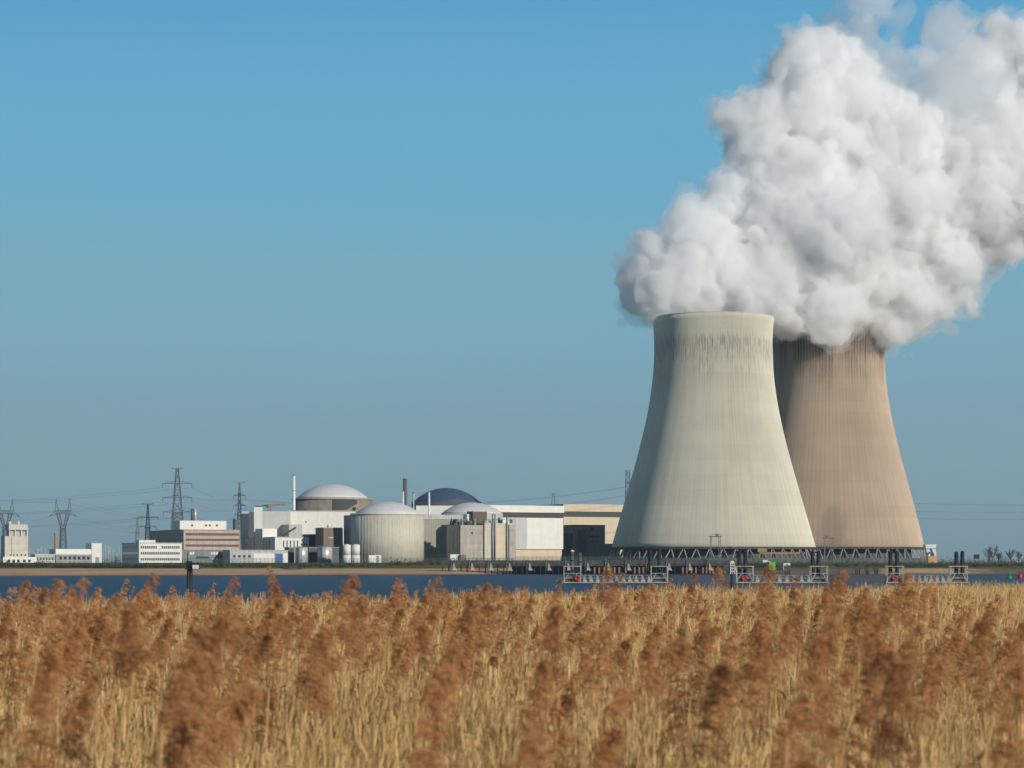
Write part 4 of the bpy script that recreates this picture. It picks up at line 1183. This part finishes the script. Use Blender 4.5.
MB().tube((0, 0, 0), (0, 0, PZ(572, Y) + 2), 1.5 * k, seg=16).build('pile', M['black_steel'], t)
mb = MB()
for x in (-1.6, .2, 2.4):
    mb.bar((x * k, -.3, PZ(574, Y) + 2), (x * k, -.3, PZ(562.5, Y) + 2), .16)
for py in (562.5, 565.5, 568.5, 571.5): mb.bar((-1.6 * k, -.3, PZ(py, Y) + 2), (2.4 * k, -.3, PZ(py, Y) + 2), .16)
mb.bar((2.4 * k, -.3, PZ(566, Y) + 2), (4.6 * k, -.3, PZ(572, Y) + 2), .2); mb.bar((4.6 * k, -.3, PZ(572, Y) + 2), (4.6 * k, -.3, PZ(581, Y) + 2), .16)
mb.build('ladder_cage', M['white_paint'], t)
MB().box(-1.4 * k, 1.6 * k, -.25, .25, PZ(563.5, Y) + 2, PZ(561, Y) + 2).build('lamp_housing', M['white_paint'], t)
Y = 860.0; k = Y / F
t = thing('buoy', 'green channel buoy near the right edge', 'buoy', (PX(1009.5, Y), Y, -.4))
MB().lathe([(2.1 * k, 0), (2.6 * k, .5), (2.6 * k, 1.2), (1.6 * k, 1.4)], 20).build('float', M['buoy_green'], t)
MB().lathe([(1.1 * k, 1.4), (.9 * k, 2.6), (.3 * k, 3.1)], 14).build('topmark', M['buoy_green'], t)
t = thing('buoy', 'red channel buoy at the right edge', 'buoy', (PX(1020, Y), Y, -.4))
MB().lathe([(1.8 * k, 0), (2.4 * k, .5), (2.4 * k, 1.8), (1.4 * k, 2.3)], 20).build('float', M['red'], t)
MB().lathe([(1.0 * k, 2.3), (.9 * k, 3.0), (.2 * k, 3.5)], 14).build('topmark', M['red'], t)

# ------------------------------------------------------------------ steam
def surface_nets(D, iso=0.0):
    """D: 3-d array, inside where D > iso -> verts (index space), quads"""
    s = D > iso
    nx, ny, nz = D.shape
    c = np.zeros((nx - 1, ny - 1, nz - 1), np.int8)
    for i in (0, 1):
        for j in (0, 1):
            for k in (0, 1): c += s[i:nx - 1 + i, j:ny - 1 + j, k:nz - 1 + k]
    act = (c > 0) & (c < 8)
    idx = np.full(act.shape, -1, np.int64)
    I, J, K = np.nonzero(act)
    idx[I, J, K] = np.arange(len(I))
    acc = np.zeros((len(I), 3)); cnt = np.zeros(len(I))
    corners = [(0, 0, 0), (1, 0, 0), (0, 1, 0), (1, 1, 0), (0, 0, 1), (1, 0, 1), (0, 1, 1), (1, 1, 1)]
    for a in range(8):
        for b in range(a + 1, 8):
            A, B2 = np.array(corners[a]), np.array(corners[b])
            if abs(A - B2).sum() != 1: continue
            va = D[I + A[0], J + A[1], K + A[2]] - iso; vb = D[I + B2[0], J + B2[1], K + B2[2]] - iso
            m = (va > 0) != (vb > 0)
            t = np.where(m, va / np.where(m, va - vb, 1), 0)
            p = A[None] + t[:, None] * (B2 - A)[None]
            acc[m] += p[m]; cnt[m] += 1
    V = np.stack([I, J, K], 1) + acc / cnt[:, None]
    Q = []
    for ax in range(3):
        sl0 = [slice(1, -1)] * 3; sl1 = [slice(1, -1)] * 3
        sl0[ax] = slice(0, -1); sl1[ax] = slice(1, None)
        a, b = s[tuple(sl0)], s[tuple(sl1)]
        for flip, mk in ((False, a & ~b), (True, ~a & b)):
            P = np.argwhere(mk)
            if not len(P): continue
            off = np.array([1, 1, 1]); off[ax] = 0
            P = P + off
            u, w = [(1, 2), (2, 0), (0, 1)][ax]
            def g(du, dw):
                q = P.copy(); q[:, u] -= du; q[:, w] -= dw
                return idx[q[:, 0], q[:, 1], q[:, 2]]
            quad = np.stack([g(1, 1), g(0, 1), g(0, 0), g(1, 0)], 1)
            Q.append(quad[:, ::-1] if flip else quad)
    return V, np.concatenate(Q)

def turned_noise(P, cell, r2):
    """smooth lattice noise (-.5 .. .5) at points P (n,3), its lattice turned at random so no axis shows"""
    A, _ = np.linalg.qr(r2.normal(size=(3, 3)))
    p = ((P @ A.T) / cell + r2.uniform(0, 50, 3)).astype(np.float32)
    n = 40; G = r2.normal(size=(n, n, n, 3)).astype(np.float32); G /= np.linalg.norm(G, axis=-1, keepdims=True)
    i = np.floor(p).astype(np.int32); f = p - i; i %= n
    w = f * f * f * (f * (f * 6 - 15) + 10)
    out = np.zeros(len(p), np.float32)
    for a in (0, 1):
        for b in (0, 1):
            for c in (0, 1):
                g = G[(i[:, 0] + a) % n, (i[:, 1] + b) % n, (i[:, 2] + c) % n]
                d = g[:, 0] * (f[:, 0] - a) + g[:, 1] * (f[:, 1] - b) + g[:, 2] * (f[:, 2] - c)
                out += d * (w[:, 0] if a else 1 - w[:, 0]) * (w[:, 1] if b else 1 - w[:, 1]) * (w[:, 2] if c else 1 - w[:, 2])
    return out * .8
def near_cells(D, band):
    I = np.argwhere((D > -band) & (D < band)); return I, tuple(I.T)
def puff_mesh(name, lobes, vox, seed, lev, noise_amp, fringe=0.0):
    r2 = np.random.default_rng(seed)
    sph = []
    for (px, py, rp, Y) in lobes: sph.append((PX(px, Y), Y, PZ(py, Y), rp * Y / F))
    allS = [(c, 1.0) for c in sph]; cur = sph
    for (n, ra, rb, push) in lev:
        nxt = []
        for (x, y, z, r) in cur:
            for _ in range(n):
                d = r2.normal(size=3); d /= np.linalg.norm(d)
                rr = r * r2.uniform(ra, rb)
                nxt.append((x + d[0] * r * push, y + d[1] * r * push, z + d[2] * r * push, rr))
        cur = nxt; allS += [(c, 1.0) for c in cur]
    A = np.array([c for c, _ in allS])
    lo = (A[:, :3] - A[:, 3:]).min(0) - 11 * vox; hi = (A[:, :3] + A[:, 3:]).max(0) + 11 * vox
    sh = np.ceil((hi - lo) / vox).astype(int)
    D = np.full(sh, -30.0, np.float32)
    ax = [lo[i] + np.arange(sh[i]) * vox for i in range(3)]
    for x, y, z, r in A:
        pad = r + 11
        i0 = np.maximum(0, ((np.array([x, y, z]) - pad - lo) / vox).astype(int)); i1 = np.minimum(sh, ((np.array([x, y, z]) + pad - lo) / vox).astype(int) + 2)
        gx, gy, gz = ax[0][i0[0]:i1[0]], ax[1][i0[1]:i1[1]], ax[2][i0[2]:i1[2]]
        d = r - np.sqrt((gx - x)[:, None, None] ** 2 + (gy - y)[None, :, None] ** 2 + (gz - z)[None, None, :] ** 2)
        V = D[i0[0]:i1[0], i0[1]:i1[1], i0[2]:i1[2]]
        np.maximum(V, d, out=V)
    np.minimum(D, 30, out=D)
    I, ix = near_cells(D, 16)
    P = I * np.float32(vox); add = np.zeros(len(I), np.float32)
    for cell, amp in noise_amp:
        nz = turned_noise(P, cell, r2)
        add += (np.abs(nz) * 2 - .35) * (-amp) if amp < 0 else nz * amp
    D[ix] += add
    D[[0, -1]] = -25; D[:, [0, -1]] = -25; D[:, :, [0, -1]] = -25
    objs = [nets_object(name, D, 0.0, vox, lo)]
    if fringe:
        I, ix = near_cells(D, 16)
        P = I * np.float32(vox)
        D[ix] += turned_noise(P, 30, r2) * 10 + turned_noise(P, 11, r2) * 8 + turned_noise(P, 5, r2) * 3
        D[[0, -1]] = -25; D[:, [0, -1]] = -25; D[:, :, [0, -1]] = -25
        objs.append(nets_object('soft_edge', D, -fringe, vox, lo))
    return objs
def nets_object(name, D, iso, vox, lo):
    V, Q = surface_nets(D, iso)
    V = V * vox + lo
    me = bpy.data.meshes.new(name)
    me.vertices.add(len(V)); me.vertices.foreach_set('co', V.astype(np.float32).ravel())
    me.loops.add(Q.size); me.loops.foreach_set('vertex_index', Q.astype(np.int32).ravel())
    me.polygons.add(len(Q)); me.polygons.foreach_set('loop_start', np.arange(0, Q.size, 4, dtype=np.int32))
    me.update(calc_edges=True); me.validate()
    o = bpy.data.objects.new(name, me); link(o)
    return o
def steam_mat(name, dens, aniso, col=(1, 1, 1)):
    m = bpy.data.materials.new(name); m.use_nodes = True
    nn, ll = m.node_tree.nodes, m.node_tree.links; nn.clear()
    out = nn.new('ShaderNodeOutputMaterial'); vs = nn.new('ShaderNodeVolumePrincipled')
    vs.inputs['Color'].default_value = (*col, 1); vs.inputs['Density'].default_value = dens; vs.inputs['Anisotropy'].default_value = aniso
    ll.new(vs.outputs[0], out.inputs['Volume'])
    return m
LOB = [(653, 284, 29), (648, 300, 18), (666, 255, 30), (690, 237, 33), (728, 192, 26), (762, 165, 32), (734, 113, 20), (766, 122, 38), (796, 61, 32), (822, 63, 35), (850, 97, 40), (802, 110, 48),
       (790, 172, 54), (842, 160, 58), (760, 218, 50), (716, 258, 46), (770, 265, 52), (740, 296, 34), (702, 296, 32), (830, 230, 64), (882, 200, 58), (902, 140, 46), (870, 276, 54), (830, 298, 40), (792, 308, 24),
       (920, 246, 52), (914, 302, 26), (880, 314, 21), (846, 320, 19), (816, 320, 18), (950, 208, 56), (958, 262, 33), (990, 182, 56), (1000, 222, 38), (1034, 190, 56), (1066, 150, 74), (1108, 118, 70),
       (800, 316, 21), (832, 321, 21), (858, 314, 18), (776, 310, 20), (906, 308, 24), (932, 298, 25), (890, 325, 16), (914, 319, 20), (940, 311, 19), (962, 296, 20), (662, 292, 26), (676, 282, 28), (1002, 46, 28), (986, 62, 17), (1024, 62, 38), (1016, 128, 42), (964, 150, 42), (1050, 90, 50)]
r3 = np.random.default_rng(5)
lob = []
for px, py, r in LOB:
    Y = 1440 + max(0, px - 690) * 0.33 + (r3.uniform(-22, 22) if px > 780 else r3.uniform(-8, 8))
    lob.append((px, py, r * .88, Y))
steam, fringe = puff_mesh('steam_plume', lob, 1.35, 3, [(30, .18, .40, .92), (12, .22, .46, .9)], [(46, 14.0), (20, -10.0), (9.5, -6.0), (5, 4.5)], 4.5)
steam.data.materials.append(steam_mat('dense_steam', 0.14, 0.1, (0.993, 0.993, 0.993)))
fringe.data.materials.append(steam_mat('steam_fringe', 0.03, 0.1)); fringe.parent = steam
tag(steam, 'thick billowing white steam plume rising from both cooling towers', 'steam', kind='stuff')
thin = [(858, 30, 32), (870, 5, 30), (866, -22, 34), (888, 62, 32), (905, 90, 34), (940, 78, 40), (930, 115, 40), (962, 90, 44), (975, 60, 30), (985, 135, 36), (950, 45, 30), (985, 100, 30), (952, 30, 24), (846, 20, 20), (920, 60, 26)]
lob2 = [(px, py, r * .95, 1530 + r3.uniform(-20, 20)) for px, py, r in thin]
veil, = puff_mesh('thin_steam', lob2, 2.2, 8, [(12, .3, .55, .85), (5, .3, .5, .9)], [(44, 26.0), (20, -16.0), (9, 8.0)])
veil.data.materials.append(steam_mat('thin_steam', 0.032, 0.2))
tag(veil, 'thin grey shaded steam drifting above the thick plume', 'steam', kind='stuff')

# ------------------------------------------------------------------ reeds
def np_mesh(name, V, Q, tint, m):
    me = bpy.data.meshes.new(name)
    me.vertices.add(len(V)); me.vertices.foreach_set('co', np.ascontiguousarray(V, np.float32).ravel())
    me.loops.add(Q.size); me.loops.foreach_set('vertex_index', np.ascontiguousarray(Q, np.int32).ravel())
    me.polygons.add(len(Q)); me.polygons.foreach_set('loop_start', np.arange(0, Q.size, Q.shape[1], dtype=np.int32))
    at = me.attributes.new('tint', 'FLOAT', 'POINT'); at.data.foreach_set('value', np.ascontiguousarray(tint, np.float32))
    me.update(calc_edges=True)
    me.materials.append(m)
    return me
def ribbons(P, W, T):
    """P (n,k,3) centre lines, W (n,k,3) half-width vectors, T (n,) tint -> verts, quads, tint"""
    n, k = P.shape[:2]
    V = np.stack([P - W, P + W], 2).reshape(n * k * 2, 3)
    base = (np.arange(n) * k * 2)[:, None]
    Q = np.concatenate([base + np.array([[2 * i, 2 * i + 1, 2 * i + 3, 2 * i + 2]]) for i in range(k - 1)], 0)
    return V, Q, np.repeat(T, k * 2)
def join(parts):
    V, Q, T, b = [], [], [], 0
    for v_, q_, t_ in parts: V.append(v_); Q.append(q_ + b); T.append(t_); b += len(v_)
    return np.concatenate(V), np.concatenate(Q), np.concatenate(T)

def plume_parts(r2, L=.42, n=46, spik=7, wide=1.0, thick=1.5):
    """feathery one-sided plume, from z = 0 up, nodding toward +x"""
    tt = np.linspace(0, 1, 7)
    def axis(t): return np.stack([.27 * L * t ** 2.2, 0 * t, L * t * (1 - .12 * t)], -1)
    parts = []
    A = axis(tt)[None]
    parts.append(ribbons(A, np.broadcast_to(np.array([.0022, 0, 0]), A.shape) * np.linspace(1, .4, 7)[None, :, None], np.array([.4])))
    t0 = np.sort(r2.uniform(.02, .98, n)); o_ = axis(t0)
    ln = (.115 * (1 - t0) ** .65 + .045) * r2.uniform(.7, 1.2, n) * wide
    az = r2.normal(0, .8, n)                       # mostly downwind (+x)
    dx, dy = np.cos(az) * .85 + .2, np.sin(az) * .7
    q = np.linspace(0, 1, 5)
    dz = .75 - .3 * t0
    P = o_[:, None, :] + ln[:, None, None] * np.stack([dx[:, None] * q, dy[:, None] * q, dz[:, None] * q - (.75 + .35 * r2.random(n))[:, None] * q ** 2], -1)
    W = np.broadcast_to(np.array([0.0, .0015, .0015]), P.shape) * thick
    parts.append(ribbons(P, W, r2.uniform(.2, .8, n)))
    # spikelets
    m = n * spik
    bi = np.repeat(np.arange(n), spik); s = np.tile(np.linspace(.22, 1.0, spik), n) + r2.normal(0, .05, m); s = np.clip(s, 0, 1)
    f_ = s * 4; i_ = np.minimum(3, f_.astype(int)); f_ = (f_ - i_)[:, None]
    C = P[bi, i_] * (1 - f_) + P[bi, i_ + 1] * f_ + r2.normal(0, .006, (m, 3))
    d = np.stack([dx[bi] * .8 + r2.normal(0, .22, m), dy[bi] * .7 + r2.normal(0, .25, m), -.15 + r2.normal(0, .3, m)], -1)
    d /= np.linalg.norm(d, axis=1)[:, None]
    sl = r2.uniform(.02, .042, m)[:, None]
    side = np.cross(d, r2.normal(size=(m, 3))); side /= np.linalg.norm(side, axis=1)[:, None]
    PP = np.stack([C - d * sl * .5, C, C + d * sl * .8], 1)
    WW = np.stack([side * .0008, side * .0036, side * .0004], 1) * thick
    parts.append(ribbons(PP, WW, np.clip(r2.normal(.5, .25, m), 0, 1)))
    return join(parts)
r4 = np.random.default_rng(31)
plume_me = []
for i in range(7):
    V, Q, T = plume_parts(r4, r4.uniform(.42, .58), int(r4.integers(48, 64)), 10, r4.uniform(.85, 1.2), .9)
    plume_me.append(np_mesh('plume', V, Q, T * .8 + r4.uniform(-.05, .2), M['plume']))
stem_me = []
for i in range(4):
    z = np.linspace(0, 1, 6)
    P = np.stack([.05 * z ** 2 * (i - 1.2), .03 * np.sin(z * 3 + i), z], -1)[None]
    a = ribbons(P, np.broadcast_to(np.array([.0035, 0, 0]), P.shape), np.array([.75]))
    b_ = ribbons(P, np.broadcast_to(np.array([0, .0035, 0]), P.shape), np.array([.6]))
    stem_me.append((np_mesh('stem', *join([a, b_]), M['straw']), P[0, -1]))
leaf_me = []
for i in range(5):
    q = np.linspace(0, 1, 6)
    L = r4.uniform(.3, .5); up = r4.uniform(.5, .95); dr = r4.uniform(.4, 1.1)
    P = np.stack([L * q * .55, .03 * q, L * (up * q - dr * q ** 2)], -1)[None]
    w = np.sin(np.clip(q * .9 + .1, 0, 1) * math.pi) ** .7 * .011
    W = np.stack([w * .2, w, w * .5], -1)[None]
    leaf_me.append(np_mesh('leaf', *ribbons(P, W, np.array([r4.uniform(.3, .9)])), M['straw']))

rr = random.Random(77)
N_IND = 290
for i in range(N_IND):
    y = math.sqrt(rr.uniform(7.0 ** 2, 28 ** 2))
    x = rr.uniform(-.262, .262) * y
    drop = max(.12, rr.gauss(.60, .20))
    if rr.random() < .045: drop = rr.uniform(.17, .34)
    z0 = marsh_z(x, y) - .03
    L = plume_me[i % 7].vertices[0].co.z
    ztop = CZ - drop
    H = ztop - .36 - z0
    t = thing('reed_stalk', 'tall dry reed stalk with a feathery brown plume in the near reed bed', 'reed', (x, y, z0), rr.gauss(0, .55) + (math.pi if rr.random() < .08 else 0), 'plumed reeds standing nearest the camera')
    t.rotation_euler.y = rr.gauss(.035, .05)
    sm, tip = stem_me[i % 4]
    s = bpy.data.objects.new('stem', sm); link(s, t); s.scale = (H * .6, H * .6, H)
    p = bpy.data.objects.new('plume', plume_me[i % 7]); link(p, t); p.location = (tip[0] * H * .6, tip[1] * H * .6, H); p.rotation_euler = (rr.gauss(0, .12), rr.gauss(.05, .16), rr.gauss(0, .5))
    k_ = rr.uniform(.85, 1.2); p.scale = (k_, k_, k_)
    for j in range(3):
        l = bpy.data.objects.new('leaf', rr.choice(leaf_me)); link(l, t)
        q = rr.uniform(.5, .92); l.location = (.05 * q * q * ((i % 4) - 1.2) * H * .6, 0, H * q); l.rotation_euler = (0, 0, rr.uniform(0, 6.28))

# the rest of the bed: straw, leaves and the farther plumes
def scatter(y0, y1, dens, r2):
    wid = .30
    side = 6.0
    n = int(dens * 2 * (wid * y1 + side) * (y1 - y0))
    y = r2.uniform(y0, y1, n)
    y = y[r2.random(n) < (wid * y + side) / (wid * y1 + side)]; n = len(y)
    x = r2.uniform(-1, 1, n) * (wid * y + side)
    e = 97 + x * .85 + 4 * np.sin(x * .31) + 2.5 * np.sin(x * .83 + 2)
    keep = y < e
    cl = np.sin(x * 1.9 + 1.3 * np.sin(y * .9)) + np.sin(y * 1.4 + 1.7 * np.sin(x * .8)) + np.sin((x + y) * 3.1)
    keep &= r2.random(n) < np.clip(.75 + .25 * cl, .25, 1)
    return x[keep], y[keep]
def patch(x, y): return np.sin(x * .55 + 1.2 * np.sin(y * .21)) * .5 + np.sin(y * .33 + x * .17) * .5
parts = []
for (y0, y1, dens, nl, ws) in ((5.0, 22, 230, 4, .8), (22, 50, 105, 3, 1.15), (50, 150, 40, 2, 1.7)):
    x, y = scatter(y0, y1, dens, r4); n = len(x)
    z0 = np.full(n, MG) + np.where(y < 5, .3, 0)
    top = CZ - (1.56 - .20 * np.clip((x / y) / .24, -1, .6) + .14 * patch(x, y) + r4.normal(0, .15, n)); H = top - z0
    lx = r4.normal(.06, .10, n) + .08 * patch(x + 9, y * 1.3); ly = r4.normal(0, .1, n)
    tint = np.clip(.5 + .22 * patch(x * 1.7, y * 1.7) + r4.normal(0, .24, n), 0, 1)
    q = np.linspace(0, 1, 4)
    P = np.stack([x[:, None] + lx[:, None] * H[:, None] * q ** 2, y[:, None] + ly[:, None] * H[:, None] * q ** 2, z0[:, None] + H[:, None] * q], -1)
    a = r4.uniform(0, math.pi, n)
    w = (.0035 * ws * np.ones(n))
    W = np.stack([np.cos(a * .4 - .6) * w, np.sin(a * .4 - .6) * w, 0 * w], -1)[:, None, :] * np.array([1, 1, .9, .5])[None, :, None]
    parts.append(ribbons(P, W, tint))
    for j in range(nl):
        s = r4.uniform(.42, 1.0, n) if j else r4.uniform(.85, 1.0, n)
        C = np.stack([x + lx * H * s ** 2, y + ly * H * s ** 2, z0 + H * s], -1)
        az = r4.normal(0, 1.3, n) + np.where(r4.random(n) < .3, math.pi, 0)
        L = r4.uniform(.18, .46, n); out = r4.uniform(.03, .30, n); up = r4.uniform(.6, 1.0, n); dr = r4.uniform(0, .35, n)
        qq = np.array([0, .35, .7, 1.0])
        P = C[:, None] + L[:, None, None] * np.stack([(np.cos(az) * out)[:, None] * qq, (np.sin(az) * out)[:, None] * qq, up[:, None] * qq - dr[:, None] * qq ** 2], -1)
        tw = r4.uniform(-.9, .9, n)
        hw = r4.uniform(.0028, .0078, n) * ws ** .6
        W = np.stack([np.cos(tw) * hw, np.sin(tw) * hw, 0 * hw], -1)[:, None] * np.array([.7, 1, .8, .1])[None, :, None]
        parts.append(ribbons(P, W, np.clip(tint + r4.normal(0, .18, n), 0, 1)))
V, Q, T = join(parts)
bed = bpy.data.objects.new('reed_bed', np_mesh('reed_bed', V, Q, T, M['straw'])); link(bed)
tag(bed, 'dense golden dry reed straw filling the marsh', 'reeds', kind='stuff')
# farther plumes of the bed
base = [plume_parts(r4, .46, 22, 6, 1.0, 2.2) for _ in range(5)]
parts = []
for (y0, y1, dens) in ((14, 27, .4), (27, 48, .75), (48, 75, .55), (75, 150, .8)):
    x, y = scatter(y0, y1, dens, r4)
    for xx, yy in zip(x, y):
        V, Q, T = base[int(r4.integers(5))]
        a = r4.normal(0, .6); k_ = r4.uniform(.7, 1.1); ca, sa = math.cos(a) * k_, math.sin(a) * k_
        far = min(1, max(0, (yy - 40) / 45))
        drop = abs(r4.normal(.45 + .75 * far, .2)) + .25
        o_ = np.array([xx, yy, CZ - drop - .38])
        Vr = np.stack([V[:, 0] * ca - V[:, 1] * sa, V[:, 0] * sa + V[:, 1] * ca, V[:, 2] * k_], -1) + o_
        parts.append((Vr, Q, np.clip(T + r4.normal(.1 + .25 * far, .15), 0, 1)))
        st = np.array([[[xx, yy, MG], [xx, yy, CZ - drop - .36]]])
        parts.append(ribbons(st, np.full((1, 2, 3), 0) + np.array([.006, 0, 0]), np.array([.45])))
V, Q, T = join(parts)
far_pl = bpy.data.objects.new('reed_plumes', np_mesh('reed_plumes', V, Q, T, M['plume'])); link(far_pl)
tag(far_pl, 'countless small brown plumes over the farther reed bed', 'reeds', kind='stuff')

# ------------------------------------------------------------------ air
HAZE = 4.0e-5
o = MB().box(-5400, 5400, -400, 9300, -3.4, 560).build('haze', None)
hm = bpy.data.materials.new('winter_haze'); hm.use_nodes = True
hm.node_tree.nodes.clear()
ho = hm.node_tree.nodes.new('ShaderNodeOutputMaterial'); hv = hm.node_tree.nodes.new('ShaderNodeVolumePrincipled')
hv.inputs['Color'].default_value = (0.72, 0.86, 1.0, 1); hv.inputs['Density'].default_value = HAZE; hv.inputs['Anisotropy'].default_value = 0.0
hm.node_tree.links.new(hv.outputs[0], ho.inputs['Volume'])
o.data.materials.append(hm)
tag(o, 'thin bluish winter haze over the river and the works', 'haze', kind='stuff')
